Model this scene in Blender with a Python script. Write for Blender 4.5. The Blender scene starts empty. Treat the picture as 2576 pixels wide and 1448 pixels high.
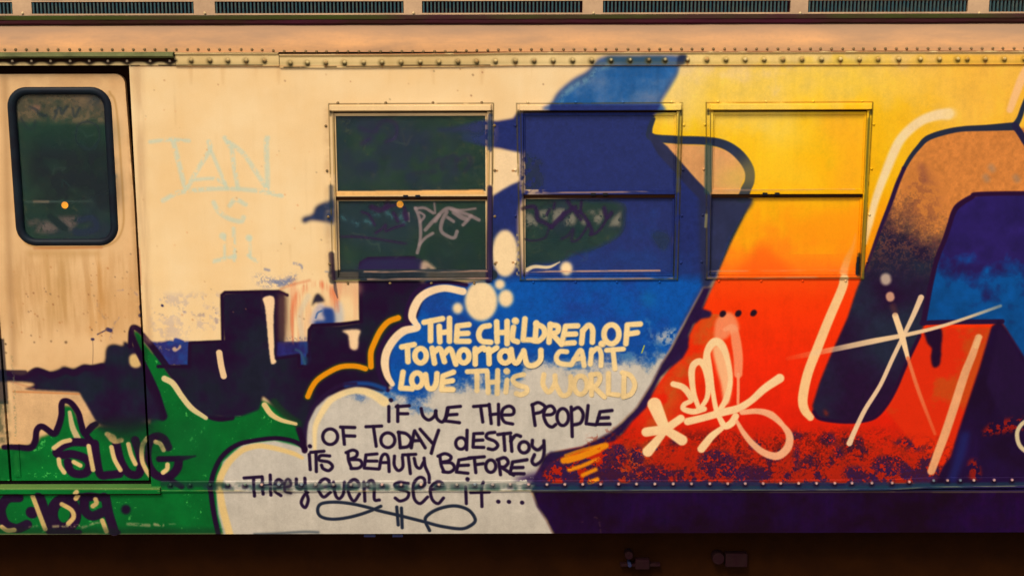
import bpy, math, random
import numpy as np
from mathutils import Matrix, Vector

random.seed(7)
RNG = np.random.default_rng(11)

# ------------------------------------------------------------------ camera, sky, sun
SC = bpy.context.scene
COL = SC.collection
D = 6.5                                   # metres from the lens to the side of the car
PITCH = math.radians(10.2)                # looking slightly down from a raised platform
ROLL = math.radians(0.13)
ZC = 2.21                                 # height at which the view axis meets the car side
CZ = ZC + D * math.tan(PITCH)
LENS = 36 * (D / math.cos(PITCH)) / 5.15
fwd = Vector((0, math.cos(PITCH), -math.sin(PITCH)))
upv = Vector((0, math.sin(PITCH), math.cos(PITCH)))
rgt = Vector((1, 0, 0))
cr = rgt * math.cos(ROLL) - upv * math.sin(ROLL)
cu = rgt * math.sin(ROLL) + upv * math.cos(ROLL)
cam_data = bpy.data.cameras.new('camera')
cam_data.lens = LENS
cam_data.sensor_width = 36
cam_data.clip_end = 1000
cam = bpy.data.objects.new('camera', cam_data)
M = Matrix((cr, cu, -fwd)).transposed().to_4x4()
M.translation = Vector((0, -D, CZ))
cam.matrix_world = M
COL.objects.link(cam)
SC.camera = cam

SUN_EL, SUN_AZ = math.radians(52), math.radians(205)    # azimuth clockwise from +Y
world = bpy.data.worlds.new('World')
SC.world = world
world.use_nodes = True
wn = world.node_tree
sky = wn.nodes.new('ShaderNodeTexSky')
sky.sky_type = 'NISHITA'
sky.sun_disc = False
sky.sun_elevation = SUN_EL
sky.sun_rotation = SUN_AZ
sky.dust_density = 4.0
sky.air_density = 1.0
bg = wn.nodes['Background']
bg.inputs['Strength'].default_value = 0.10
wn.links.new(sky.outputs['Color'], bg.inputs['Color'])
sun_data = bpy.data.lights.new('sun', 'SUN')
sun_data.energy = 1.5
sun_data.angle = math.radians(14)
sun_data.color = (1.0, 0.90, 0.74)
sun = bpy.data.objects.new('sun', sun_data)
sd = Vector((math.sin(SUN_AZ) * math.cos(SUN_EL), math.cos(SUN_AZ) * math.cos(SUN_EL), math.sin(SUN_EL)))
sun.rotation_euler = sd.to_track_quat('Z', 'Y').to_euler()
COL.objects.link(sun)
SC.view_settings.view_transform = 'Standard'
SC.view_settings.look = 'None'
SC.view_settings.gamma = 1
SC.view_settings.use_curve_mapping = False
SC.view_settings.exposure = 0.72
SC.cycles.filter_width = 1.5

# ------------------------------------------------------------------ image pixels -> metres
# Points on the car side are image coordinates in a frame 2575 x 1448 pixels in size (1 pixel is about 2 mm).
T36 = 36 / LENS / 2575
CR, SR = math.cos(ROLL), math.sin(ROLL)
CP, SP = math.cos(PITCH), math.sin(PITCH)


def P(ox, oy, Y=0.0):
    """image pixels -> (x, z) in metres on the upright plane at depth Y"""
    ox = np.asarray(ox, float); oy = np.asarray(oy, float)
    a = (ox - 1287.5) * T36; b = (724 - oy) * T36
    px = a * CR + b * SR; py = -a * SR + b * CR
    dy = CP + py * SP; dz = -SP + py * CP
    t = (Y + D) / dy
    return px * t, CZ + dz * t


def X(ox, oy, Y=0.0): return float(P(ox, oy, Y)[0])
def Z(oy, ox=1287.5, Y=0.0): return float(P(ox, oy, Y)[1])


# ------------------------------------------------------------------ the graffiti, sprayed stroke by stroke
PX = 0.002
XL, ZT = -3.8, 3.62
CW, CH = 3800, 1390
img = np.zeros((CH, CW, 3), np.float32)   # paint, premultiplied
alp = np.zeros((CH, CW), np.float32)      # coverage
gx = (XL + (np.arange(CW, dtype=np.float32) + .5) * PX)[None, :]
gz = (ZT - (np.arange(CH, dtype=np.float32) + .5) * PX)[:, None]
_dz = gz - CZ
_dep = D * CP - _dz * SP
_v = (D * SP + _dz * CP) / _dep
_h = gx / _dep
OX = (1287.5 + (_h * CR - _v * SR) / T36).astype(np.float32)
OY = (724 - (_h * SR + _v * CR) / T36).astype(np.float32)


def up(grid, h, w):
    gh, gw = grid.shape
    y = np.linspace(0, gh - 1.001, h); x = np.linspace(0, gw - 1.001, w)
    yi = y.astype(int); xi = x.astype(int)
    fy = (y - yi); fx = (x - xi)
    fy = (fy * fy * (3 - 2 * fy)).astype(np.float32)[:, None]; fx = (fx * fx * (3 - 2 * fx)).astype(np.float32)[None, :]
    a = grid[yi][:, xi]; b = grid[yi][:, xi + 1]; c = grid[yi + 1][:, xi]; d = grid[yi + 1][:, xi + 1]
    return (a * (1 - fx) + b * fx) * (1 - fy) + (c * (1 - fx) + d * fx) * fy


def noise(sx, sy=None, octs=3):
    sy = sy or sx
    out = np.zeros((CH, CW), np.float32); amp = 1; tot = 0
    for o in range(octs):
        g = RNG.random((int(CH / sy) + 3, int(CW / sx) + 3)).astype(np.float32)
        out += amp * up(g, CH, CW); tot += amp
        amp *= .55; sx = max(sx / 2.1, 1.5); sy = max(sy / 2.1, 1.5)
    out = out / tot
    return (out - out.mean()) / out.std()


NB = noise(170, octs=4)       # broad clouds
NM = noise(34, octs=4)        # patches
NF = noise(9, octs=3)         # speckle
NS = noise(4.2, octs=3)       # fine spray speckle
NG = noise(3, octs=2)         # grain
NV = noise(16, 160, octs=3)   # vertical streaks
NH = noise(60, 6, octs=3)     # horizontal scuffs


def cm(pts, closed=False, n=8):
    p = [np.array(q, float) for q in pts]
    if len(p) < 3: return np.array(p)
    out = []
    N = len(p)
    rng = range(N if closed else N - 1)
    for i in rng:
        p0 = p[(i - 1) % N] if closed or i > 0 else 2 * p[0] - p[1]
        p1 = p[i]; p2 = p[(i + 1) % N]
        p3 = p[(i + 2) % N] if closed or i + 2 < N else 2 * p[-1] - p[-2]
        for k in range(n):
            t = k / n
            out.append(.5 * ((2 * p1) + (-p0 + p2) * t + (2 * p0 - 5 * p1 + 4 * p2 - p3) * t * t + (-p0 + 3 * p1 - 3 * p2 + p3) * t ** 3))
    if not closed: out.append(p[-1])
    return np.array(out)


def box1(a, r, ax):
    if r < 1: return a
    k = 2 * r + 1
    pad = [(0, 0), (0, 0)]; pad[ax] = (r + 1, r)
    c = np.cumsum(np.pad(a, pad, mode='edge'), axis=ax, dtype=np.float64)
    n = a.shape[ax]
    s = [slice(None)] * 2; e = [slice(None)] * 2
    s[ax] = slice(0, n); e[ax] = slice(k, n + k)
    return ((c[tuple(e)] - c[tuple(s)]) / k).astype(np.float32)


def blur(a, s):
    r = int(round(s * .9))
    for _ in range(3):
        a = box1(box1(a, r, 0), r, 1)
    return a


def put(y0, y1, x0, x1, a, col):
    a = np.clip(a, 0, 1)[..., None]
    if callable(col): c = col(slice(y0, y1), slice(x0, x1))
    else: c = np.array(col, np.float32) / 255
    img[y0:y1, x0:x1] = img[y0:y1, x0:x1] * (1 - a) + c * a
    alp[y0:y1, x0:x1] = alp[y0:y1, x0:x1] * (1 - a[..., 0]) + a[..., 0]


def tocan(pts):
    pts = np.asarray(pts, float)
    x, z = P(pts[:, 0], pts[:, 1])
    return np.stack([(x - XL) / PX, (ZT - z) / PX], 1)


def mask_poly(pts, soft=2, smooth=True, wob=0):
    q = tocan(cm(pts, True) if smooth else pts)
    m = int(soft * 3 + 3 + wob)
    x0 = int(max(0, q[:, 0].min() - m)); x1 = int(min(CW, q[:, 0].max() + m + 1))
    y0 = int(max(0, q[:, 1].min() - m)); y1 = int(min(CH, q[:, 1].max() + m + 1))
    if x1 <= x0 or y1 <= y0: return None
    tog = np.zeros((y1 - y0, x1 - x0 + 1), np.int32)
    n = len(q)
    for i in range(n):
        ax, ay = q[i]; bx, by = q[(i + 1) % n]
        if ay == by: continue
        lo, hi = (ay, by) if ay < by else (by, ay)
        r0 = max(y0, int(math.ceil(lo - .5))); r1 = min(y1 - 1, int(math.ceil(hi - .5)) - 1)
        if r1 < r0: continue
        rows = np.arange(r0, r1 + 1)
        xs = ax + (rows + .5 - ay) * (bx - ax) / (by - ay)
        c = np.clip(np.ceil(xs - .5).astype(int) - x0, 0, x1 - x0)
        np.add.at(tog, (rows - y0, c), 1)
    m_ = (np.cumsum(tog, 1) % 2)[:, :-1].astype(np.float32)
    if wob:
        s = (slice(y0, y1), slice(x0, x1))
        m_ = blur(m_, wob)
        m_ = np.clip((m_ - .5 + NM[s] * .12) * wob * .9 / max(soft, .7) + .5, 0, 1)
        if soft > 2: m_ = blur(m_, soft * .5)
    elif soft:
        m_ = blur(m_, soft)
    return y0, y1, x0, x1, m_


def poly(pts, col, soft=2, smooth=True, a=1.0, wob=0, tex=None):
    r = mask_poly(pts, soft, smooth, wob)
    if r is None: return
    y0, y1, x0, x1, m = r
    m = m * a
    if tex is not None: m = m * tex(slice(y0, y1), slice(x0, x1))
    put(y0, y1, x0, x1, m, col)


def erase(pts, soft=4, a=.9, smooth=True, tex=None):
    r = mask_poly(pts, soft, smooth)
    y0, y1, x0, x1, m = r
    m = m * a
    if tex is not None: m = m * tex(slice(y0, y1), slice(x0, x1))
    img[y0:y1, x0:x1] *= (1 - m)[..., None]
    alp[y0:y1, x0:x1] *= (1 - m)


def smask(pts, w, soft):
    """pts (n,2) image pixels, w scalar or list -> mask"""
    q = tocan(pts)
    n = len(q)
    if np.isscalar(w): w = [w] * n
    rad = np.interp(np.linspace(0, 1, n), np.linspace(0, 1, len(w)), w) / 2
    m = float(max(rad) + soft + 2)
    x0 = int(max(0, q[:, 0].min() - m)); x1 = int(min(CW, q[:, 0].max() + m + 1))
    y0 = int(max(0, q[:, 1].min() - m)); y1 = int(min(CH, q[:, 1].max() + m + 1))
    if x1 <= x0 or y1 <= y0: return None
    best = np.full((y1 - y0, x1 - x0), -1e3, np.float32)
    if n == 1: segs = [(0, 0)]
    else: segs = [(i, i + 1) for i in range(n - 1)]
    for i, j in segs:
        a, b = q[i], q[j]; ra, rb = rad[i], rad[j]
        mm = max(ra, rb) + soft + 2
        sx0 = int(max(x0, min(a[0], b[0]) - mm)); sx1 = int(min(x1, max(a[0], b[0]) + mm + 1))
        sy0 = int(max(y0, min(a[1], b[1]) - mm)); sy1 = int(min(y1, max(a[1], b[1]) + mm + 1))
        if sx1 <= sx0 or sy1 <= sy0: continue
        xx = np.arange(sx0, sx1) + .5; yy = (np.arange(sy0, sy1) + .5)[:, None]
        d = b - a; L2 = d @ d
        t = np.clip(((xx - a[0]) * d[0] + (yy - a[1]) * d[1]) / L2, 0, 1) if L2 > 1e-9 else 0 * (xx + yy)
        dist = np.hypot(xx - a[0] - t * d[0], yy - a[1] - t * d[1])
        v = (ra + t * (rb - ra)) - dist
        s = best[sy0 - y0:sy1 - y0, sx0 - x0:sx1 - x0]
        np.maximum(s, v, out=s)
    t = np.clip(best / soft * .5 + .5, 0, 1)
    return y0, y1, x0, x1, t * t * (3 - 2 * t)


def stroke(pts, w, col, soft=2.6, a=1.0, smooth=True, tex=None):
    pts = np.asarray(pts, float).reshape(-1, 2)
    if smooth and len(pts) > 2: pts = cm(pts, n=6)
    r = smask(pts, w, soft)
    if r is None: return pts
    y0, y1, x0, x1, m = r
    if np.isscalar(a): m = m * a
    else:
        # fades along the stroke: a is a list of values from start to end
        q = tocan(pts); dvec = q[-1] - q[0]; L2 = max(dvec @ dvec, 1e-6)
        xx = np.arange(x0, x1) + .5; yy = (np.arange(y0, y1) + .5)[:, None]
        t = np.clip(((xx - q[0][0]) * dvec[0] + (yy - q[0][1]) * dvec[1]) / L2, 0, 1)
        m = m * np.interp(t, np.linspace(0, 1, len(a)), a).astype(np.float32)
    if tex is not None: m = m * tex(slice(y0, y1), slice(x0, x1))
    put(y0, y1, x0, x1, m, col)
    return pts


def tint(c, amp=.05, n1=None, to=None, k=0.0):
    """flat paint of colour c, slightly uneven, optionally drifting towards colour `to` in patches"""
    c = np.array(c, np.float32) / 255
    t2 = None if to is None else np.array(to, np.float32) / 255
    def f(ys, xs):
        v = (NM[ys, xs] * .5 + NF[ys, xs] * .25 + NV[ys, xs] * .35)[..., None]
        out = c * (1 + amp * v)
        if t2 is not None:
            m = np.clip(k + .35 * (NB[ys, xs] * .8 + NM[ys, xs] * .5), 0, 1)[..., None]
            out = out * (1 - m) + t2 * m
        return np.clip(out, 0, 1)
    return f


def th(field, lo, hi):
    return lambda ys, xs: np.clip((field[ys, xs] - lo) / (hi - lo), 0, 1)


def oz(r, c, s):
    """coordinates in enlarged image tiles (4 rows x 4 columns, 4 tile pixels per image pixel)"""
    ox = (0, 644, 1287.6, 1931.3)[c]; oy = (0, 362, 724, 1086)[r]
    out = []
    for tok in s.split():
        a, b = tok.split(',')
        out.append((ox + float(a) / 4, oy + float(b) / 4))
    return out


def zz_(x0, y0, k, st):
    return [(x0 + float(t.split(',')[0]) * k, y0 + float(t.split(',')[1]) * k) for t in st.split()]


def qz(st): return zz_(0, 855, .3473, st)
def tz(st): return zz_(1559.2, 729, .3302, st)


CREAM = (253, 212, 152)
NAVY = (32, 6, 38)
TEAL = (27, 33, 46)
BLUE = (18, 84, 158)
DEEP = (54, 58, 112)
GREEN = (2, 112, 42)
GREY = (197, 181, 156)
TAN = (222, 166, 104)
ORNG = (236, 142, 8)

# --- smears on the bare wall
poly([(366, 857), (930, 857), (930, 921), (400, 921)], tint((46, 46, 112), .08, to=(20, 84, 140), k=.25), 1.5, False, wob=3)
poly(oz(2, 0, '1760,500 1830,520 1850,545 1750,545'), (40, 60, 130), 1.5)
poly(oz(2, 0, '1730,610 1760,590 1780,610 1810,570 1820,600 1760,640'), (200, 160, 130), 1.5)
for s in ('560,500 720,520 900,440 1100,420', ):
    pass
for s, w in (('90,1260 130,1270', 20), ('150,1380 260,1390 390,1340', 34), ('200,1420 330,1400', 30), ('380,1200 450,1220 470,1270', 18), ('700,1290 730,1290', 20)):
    stroke(oz(1, 1, s), w / 3, (120, 130, 150), 3.5, .75, tex=th(NF, -.9, .6))
for s, w in (('970,160 980,230 1040,320', 26), ('1170,310 1120,400 1090,530', 16), ('1650,100 1700,90', 12), ('1640,180 1650,110', 18), ('1140,40 1220,30', 12), ('1290,10 1360,80', 16),
             ('1560,250 1640,270', 12), ('1960,280 2050,260', 30), ('2150,200 2180,340', 24), ('1800,200 1850,230', 30)):
    stroke(oz(2, 0, s), w / 3, (120, 110, 130), 3, .5, tex=th(NF, -.8, 1))
for s, w in (('905,530 915,530', 30), ('1060,430 1090,440', 44), ('960,480 1040,440', 14), ('1630,175 1635,178', 26), ('1395,200 1400,230', 34), ('1390,290 1410,290', 40)):
    stroke(oz(2, 0, s), w / 4, (38, 36, 84), 2)
stroke(oz(2, 0, '910,530 915,640 910,780'), 2, (60, 50, 50), 1.5, .6)
for s in ('320,560', '640,560', '490,550'):
    stroke(oz(2, 0, s), 7 if s[0] == '6' else 4, (75, 50, 30), 3, .8)
stroke([(7, 868), (8, 869)], 5, (60, 35, 20), 2, .8); stroke([(8, 890), (9, 891)], 5, (60, 35, 20), 2, .6)
# broad pale blue scuffs above the stripe
poly([(375, 740), (556, 735), (556, 850), (380, 850)], (150, 140, 160), 6, False, .32, tex=lambda y, x: np.clip(NM[y, x] * .8 + NF[y, x] * .4 - .2, 0, 1))
# pale blue faded tag
pale = (205, 212, 178)
for s, w in (('1510,-20 1700,-40 1900,-30', 36), ('1740,-40 1800,200 1850,400 1880,450', 50), ('1880,450 2000,240 2110,60 2100,-20', 44), ('2110,40 2200,250 2280,440', 36),
             ('1960,360 2150,350 2260,400', 34), ('2260,-60 2330,60 2350,200 2390,440', 44), ('2300,-20 2450,100 2560,260 2680,440', 46), ('2690,440 2690,300 2680,0 2690,-60', 50),
             ('1640,570 1750,510 1850,480 2200,450 2574,470 2830,520', 44), ('2150,590 2200,680 2300,750 2420,780 2450,740', 46), ('2310,620 2370,560 2470,610', 44),
             ('2350,850 2360,1170', 36), ('2260,920 2260,1140', 26), ('2510,940 2520,1140', 26), ('2150,1180 2360,1130', 40), ('2500,1120 2580,1180', 36)):
    stroke(oz(1, 0, s), w / 4.0, pale, 4, .72, tex=th(NF, -2.2, -.2))
for s in ('2240,925', '2505,945', '1120,330'):
    stroke(oz(1, 0, s), 17, pale, 4, .7)
# orange-pink smear between the dark blocks
poly([(722, 716), (780, 704), (850, 706), (903, 712), (903, 815), (780, 862), (722, 862)], (238, 150, 100), 6, a=.55, tex=lambda y, x: np.clip(NV[y, x] * .5 + .35, 0, 1))
stroke([(742, 858), (738, 790), (752, 740), (790, 714), (830, 728), (850, 780), (856, 830)], 20, (236, 110, 60), 7, .55, tex=th(NV, -1.3, .6))
stroke([(760, 850), (755, 790), (775, 745)], 14, (222, 200, 160), 6, .7)
stroke([(778, 705), (716, 722), (688, 745)], 7, (225, 110, 60), 4, .5)
poly(oz(2, 1, '560,180 580,90 620,50 660,80 690,130 640,150 600,150'), (45, 38, 52), 1.8)
poly(oz(2, 1, '570,250 640,150 700,190 780,220 790,370 560,380'), (190, 175, 175), 4, a=.9)
poly(oz(2, 1, '680,200 780,220 790,370 590,385 600,330 690,320 670,260'), (38, 66, 128), 3)
stroke(oz(2, 1, '600,300 620,250 660,230'), 4, (60, 100, 150), 3)
stroke(oz(2, 1, '790,-60 800,20 820,100'), [7, 9, 2], (45, 38, 52), 2)
poly(oz(2, 1, '800,140 860,160 880,340 800,360'), (196, 190, 176), 5, a=.85)

# --- green of the long reptile shape at lower left
gtint = lambda ys, xs: np.clip(np.array([2, 100, 36], np.float32) / 255 * (1 + .05 * NB[ys, xs][..., None] + .03 * NM[ys, xs][..., None]) +
                               np.array([120, 120, 60], np.float32) / 255 * np.clip(NF[ys, xs] * .6 + NM[ys, xs] * .3 - 1.25, 0, .5)[..., None], 0, 1)
poly([(-1200, 1128), (60, 1128), (130, 1085), (150, 1020), (180, 1030), (205, 1090), (240, 1074), (300, 1076), (383, 1060), (383, 960), (340, 870), (324, 832), (345, 835),
      (420, 925), (478, 1030), (560, 1050), (650, 1000), (700, 1020), (765, 1085), (770, 1140), (640, 1180), (560, 1345), (-1200, 1345)], gtint, 3, False)
poly(oz(2, 0, '1350,490 1400,560 1470,640 1470,790 1400,650'), (14, 66, 26), 4)
# lower part of the door, painted tan under the dark band
poly(oz(2, 0, '95,960 230,1030 400,1052 760,1072 830,1200 930,1350 900,1390 820,1400 780,1330 750,1240 680,1160 620,1140 590,1180 580,1280 550,1400 480,1430 400,1400 340,1400 320,1500 300,1560 240,1575 150,1520 110,1400 100,1100'),
     tint((222, 170, 116), .04), 2.5)
# --- dark band over the door
poly(oz(2, 0, '-2400,840 20,850 80,850 140,885 230,880 330,815 400,825 480,850 560,830 620,800 720,820 820,780 900,790 1000,770 1030,740 1040,640 1070,590 1130,575 1210,590 1260,560 1600,800 1700,1290 1640,1350 1500,1310 1380,1330 1180,1400 990,1390 930,1350 830,1200 780,1085 700,1065 400,1050 230,1032 95,960 -2400,960'),
     tint(TEAL, .07, to=(34, 8, 42), k=.35), 2.6)
stroke(oz(2, 0, '-2400,860 30,870 90,880 140,910 230,905 330,850 400,860 480,890 560,880 640,850 720,870 820,820 900,820 1000,800'), 17, (36, 8, 42), 3.4, .95)
stroke(oz(2, 0, '120,1050 400,1065 760,1085'), 4, (190, 95, 40), 3, .5)
poly(oz(2, 0, '1350,680 1390,740 1410,780 1370,815 1320,815 1285,780 1280,710 1310,680'), (226, 182, 112), 2.2)
# green spike over it, with its black edge
poly(oz(2, 0, '1330,470 1400,560 1480,640 1600,760 1700,870 1850,1060 1960,1200 2100,1300 2100,1448 1510,1448 1510,1300 1640,1340 1690,1290 1600,1080 1530,900 1480,790 1430,690 1370,600'), gtint, 2.5, False)
poly(oz(2, 0, '1330,470 1400,560 1470,640 1480,790 1430,690 1370,600'), (12, 70, 28), 4)
stroke(oz(2, 0, '1290,600 1295,480 1320,410 1390,440 1470,520 1600,680 1720,850 1850,1020 1960,1170 2080,1270 2200,1310 2330,1300'), [13, 15, 17, 16, 17, 17, 15], NAVY, 3)
stroke(oz(2, 0, '1300,460 1350,600 1410,720 1480,870 1560,1060 1640,1290'), [13, 15, 18, 22, 26, 20], NAVY, 3)
# --- the dark block letters
blk = oz(2, 0, '1560,640 1690,780 1900,775 1905,560 1925,545 2250,540 2235,400 2222,110 2245,50 2576,22') + \
      [(702, 730), (716, 735), (716, 890)] + oz(2, 1, '430,670 430,790 520,780 540,700 530,430 560,380 850,370 1040,340 1040,-70') + \
      [(904, 662), (925, 650), (1040, 648), (1062, 655), (1068, 700), (1160, 735), (1100, 760), (1050, 840), (1000, 880), (990, 960), (960, 1000), (880, 985), (800, 1040), (780, 1120),
       (760, 1110), (740, 1066), (700, 1030), (662, 998), (650, 1030), (610, 1045), (570, 1050), (520, 1046), (470, 1010), (440, 960)]
poly(blk, tint((28, 29, 44), .07, to=(32, 6, 40), k=.36), 2.2, False)
for pts, w in (([(398, 921), (476, 921), (478, 862), (560, 858), (558, 742), (566, 735), (700, 733), (722, 742)], 9),
               ([(697, 750), (697, 899), (751, 892), (752, 922), (774, 920), (778, 830), (786, 819), (857, 815), (908, 808), (906, 664), (925, 652), (1040, 650)], 10)):
    stroke(pts, w, NAVY, 2.5, smooth=False)
poly([(699, 745), (724, 742), (722, 800), (716, 858), (699, 858)], (70, 48, 46), 5, False, .7)
poly(oz(2, 1, '210,540 520,535 520,660 430,655 210,690'), tint((44, 38, 104), .1, to=(30, 80, 120), k=.4), 2, False)
poly(oz(2, 1, '470,690 520,690 520,770 475,770'), (28, 56, 84), 3, False)
stroke(oz(2, 1, '400,620 450,650 490,760'), 6, (50, 90, 110), 4, .7)
# soft top of the tall block where it runs over the window
poly([(906, 662), (925, 652), (1040, 650), (1060, 658), (1066, 690), (906, 690)], (42, 34, 74), 5, a=.8)
poly(oz(2, 1, '70,100 180,95 176,300 180,560 186,700 205,740 170,766 145,735 120,520 110,400 90,200'), (253, 206, 150), 1.6)
poly(oz(2, 1, '870,428 1040,420 1032,500 1020,612 950,610 932,520 922,470'), (253, 206, 150), 1.8)
stroke(oz(2, 0, '2205,650 2225,780 2250,885'), 16, (240, 196, 140), 2)
stroke(oz(2, 0, '1655,910 1740,960 1830,1090 1930,1210 2070,1305'), [16, 16, 15, 15, 11], (226, 196, 132), 2.2)
stroke(oz(2, 1, '180,1150 280,1260 420,1360'), 20, (22, 56, 30), 6, .8)
stroke(oz(2, 1, '85,1175 150,1265 250,1325 400,1365'), [15, 15, 12, 9], (226, 190, 120), 2.4)
# --- splash arms either side of the first window
poly(oz(1, 1, '745,565 640,600 590,640 560,705 480,730 455,770 490,800 560,775 700,790 790,795 790,565'), tint((44, 56, 84), .06), 3)

# --- warm field behind everything on the right (yellow -> orange -> red)
ys_ = [130, 170, 260, 330, 420, 500, 580, 650, 690, 706, 760, 900, 1060, 1130, 1220]
cs_ = np.array([(250, 206, 118), (248, 202, 84), (250, 200, 62), (252, 192, 24), (254, 186, 6), (255, 176, 0), (255, 158, 2), (255, 132, 8), (255, 110, 14), (255, 70, 4), (255, 56, 0),
                (246, 42, 2), (226, 30, 4), (205, 34, 6), (165, 30, 10)], np.float32) / 255


def warm(ys, xs):
    yy = OY[ys, xs] + 13 * NM[ys, xs] * (OY[ys, xs] < 640) + 26 * NB[ys, xs] * (OY[ys, xs] < 640)
    yy = np.where((OY[ys, xs] < 697), np.minimum(yy, 697), np.maximum(yy, 706))
    out = np.stack([np.interp(yy, ys_, cs_[:, k]) for k in range(3)], -1)
    r = np.clip((OX[ys, xs] - 2150) / 300, 0, 1)[..., None] * np.clip((640 - OY[ys, xs]) / 300, 0, 1)[..., None]
    out = out * (1 - r * .65) + np.array([255, 178, 62], np.float32) / 255 * r * .65
    l = np.clip((1800 - OX[ys, xs]) / 90, 0, 1)[..., None] * np.clip((340 - OY[ys, xs]) / 100, 0, 1)[..., None]
    out = out * (1 - l * .5) + np.array([250, 214, 150], np.float32) / 255 * l * .5
    # brownish orange along the dark edge
    b = np.clip(1 - np.abs((OX[ys, xs] - 1760) + (OY[ys, xs] - 860) * .55) / 60, 0, 1) * (OY[ys, xs] > 790)
    b = (b * np.clip(.55 + .4 * NM[ys, xs], 0, 1) * .7)[..., None]
    out = out * (1 - b) + np.array([190, 92, 28], np.float32) / 255 * b
    return np.clip(out * (1 + .010 * NM[ys, xs] + .010 * NV[ys, xs] + .006 * NF[ys, xs])[..., None], 0, 1)


poly([(1722, 136), (1660, 262), (1628, 330), (1645, 352), (1770, 485), (1895, 495), (1780, 740), (1700, 900), (1560, 1090), (1380, 1140), (1330, 1216), (4400, 1216), (4400, 136)], warm, 2, False)

# --- the blue and grey cloud body
TOPB = [(1380, 280), (1388, 255), (1403, 230), (1438, 200), (1473, 180), (1490, 163), (1505, 148), (1533, 140), (1600, 139), (1700, 139), (1723, 150), (1710, 165), (1703, 190), (1683, 225),
        (1663, 257), (1650, 285)]
poly(TOPB, tint((66, 92, 128), .04), 3.5)
poly([(1402, 278), (1412, 245), (1440, 218), (1482, 196), (1500, 172), (1520, 164), (1690, 166), (1680, 205), (1655, 250), (1640, 280)],
     tint((34, 96, 156), .06, to=(104, 122, 150), k=.22), 5, tex=lambda y, x: np.clip(.95 - .2 * np.clip(NF[y, x], 0, 1), 0, 1))
stroke([(1404, 276), (1416, 243), (1446, 216), (1484, 196), (1503, 174), (1530, 166)], 11, (118, 158, 168), 7, .6, tex=th(NF, -1.6, .6))
stroke([(1530, 150), (1660, 150)], 16, (40, 74, 84), 5, .55)
poly([(1706, 140), (1726, 140), (1722, 160), (1712, 163), (1702, 163)], (38, 48, 74), 2)
MAIN = [(1384, 262), (1380, 279), (1300, 282), (1290, 297), (1249, 304), (1219, 301), (1150, 318), (1090, 327), (1110, 338), (1194, 362), (1224, 370), (1256, 374), (1288, 382),
        (1306, 386), (1306, 455), (1284, 463), (1262, 476), (1238, 492), (1232, 560), (1232, 700), (1168, 712), (1070, 700), (1068, 740), (1048, 800), (1000, 840), (978, 900), (985, 975),
        (960, 984), (894, 972), (824, 997), (794, 1024), (774, 1061), (768, 1128), (740, 1118), (690, 1106), (610, 1116), (560, 1160), (544, 1230), (548, 1290), (562, 1345),
        (1393, 1345), (1373, 1306), (1335, 1236), (1350, 1190), (1370, 1146), (1400, 1133), (1463, 1123), (1533, 1088), (1600, 1024), (1638, 964), (1685, 879), (1718, 816), (1768, 724),
        (1800, 697), (1838, 602), (1890, 500), (1770, 487), (1640, 345), (1632, 325), (1640, 300), (1653, 278), (1660, 262)]


def cloud(ys, xs):
    ox = OX[ys, xs]; oy = OY[ys, xs]
    yb = np.interp(ox, [760, 960, 1000, 1050, 1100, 1250, 1320, 1450, 1560, 1640, 1720], [965, 975, 1010, 1015, 975, 950, 925, 905, 912, 890, 842])
    t = np.clip((oy - yb + 13 * NM[ys, xs] + 2 * NF[ys, xs] + 2 * NS[ys, xs]) / 62 + .5, 0, 1)
    t = (t * t * (3 - 2 * t))[..., None]
    up_ = np.clip((704 - oy) / 26 + .3 + .12 * NM[ys, xs], 0, 1)[..., None]
    g = np.clip((oy - 560) / 150 + .30 * NB[ys, xs] + .2 * NM[ys, xs], 0, 1)[..., None] * .45
    deep = np.array([34, 44, 98], np.float32) / 255 * (1 - g) + np.array([24, 62, 126], np.float32) / 255 * g
    v = np.clip(.12 + .26 * NB[ys, xs] + .14 * NM[ys, xs], 0, 1)[..., None] * .75
    blue = np.array([8, 80, 158], np.float32) / 255 * (1 - v) + np.array([34, 52, 126], np.float32) / 255 * v
    dk = np.clip((1150 - ox) / 90, 0, 1)[..., None] * np.clip((790 - oy) / 60, 0, 1)[..., None] * .75
    blue = blue * (1 - dk) + np.array([40, 40, 96], np.float32) / 255 * dk
    blue = blue * (1 - up_) + deep * up_
    grey = np.array([204, 188, 164], np.float32) / 255 * (1 + .012 * NM[ys, xs] + .008 * NF[ys, xs] + .012 * NV[ys, xs])[..., None]
    dirt = np.clip((oy - 1180) / 160, 0, 1)[..., None] * .16  # skirt grime, with the view's darker lower edge painted in
    grey = grey * (1 - dirt) + np.array([150, 128, 96], np.float32) / 255 * dirt
    return np.clip((blue * (1 + .025 * NF[ys, xs] + .012 * NG[ys, xs])[..., None]) * (1 - t) + grey * t, 0, 1)


poly(MAIN, cloud, 1.8, False)
poly(oz(2, 2, '1440,480 1530,440 1620,400 1680,430 1600,560 1500,560'), (190, 180, 170), 6, a=.75, tex=th(NF, -1.2, .6))
poly(oz(2, 2, '1090,640 1500,560 1520,640 1440,730 1300,720 1120,730'), (60, 120, 165), 7, a=.75, tex=th(NM, -.9, .5))
poly(oz(2, 2, '1340,330 1390,330 1400,560 1370,560'), (120, 160, 175), 5, a=.35, tex=th(NF, -.5, .8))
stroke(oz(2, 2, '1330,580 1305,650'), 3, (190, 190, 60), 1.5)
stroke(oz(2, 2, '1480,620 1485,625'), 9, (20, 84, 150), 3, .8)
stroke(oz(2, 2, '580,800 690,790'), 10, (60, 110, 160), 5, .8)
poly(oz(2, 2, '1300,60 1420,50 1430,180 1320,180'), (16, 110, 150), 9, a=.35)
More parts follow.
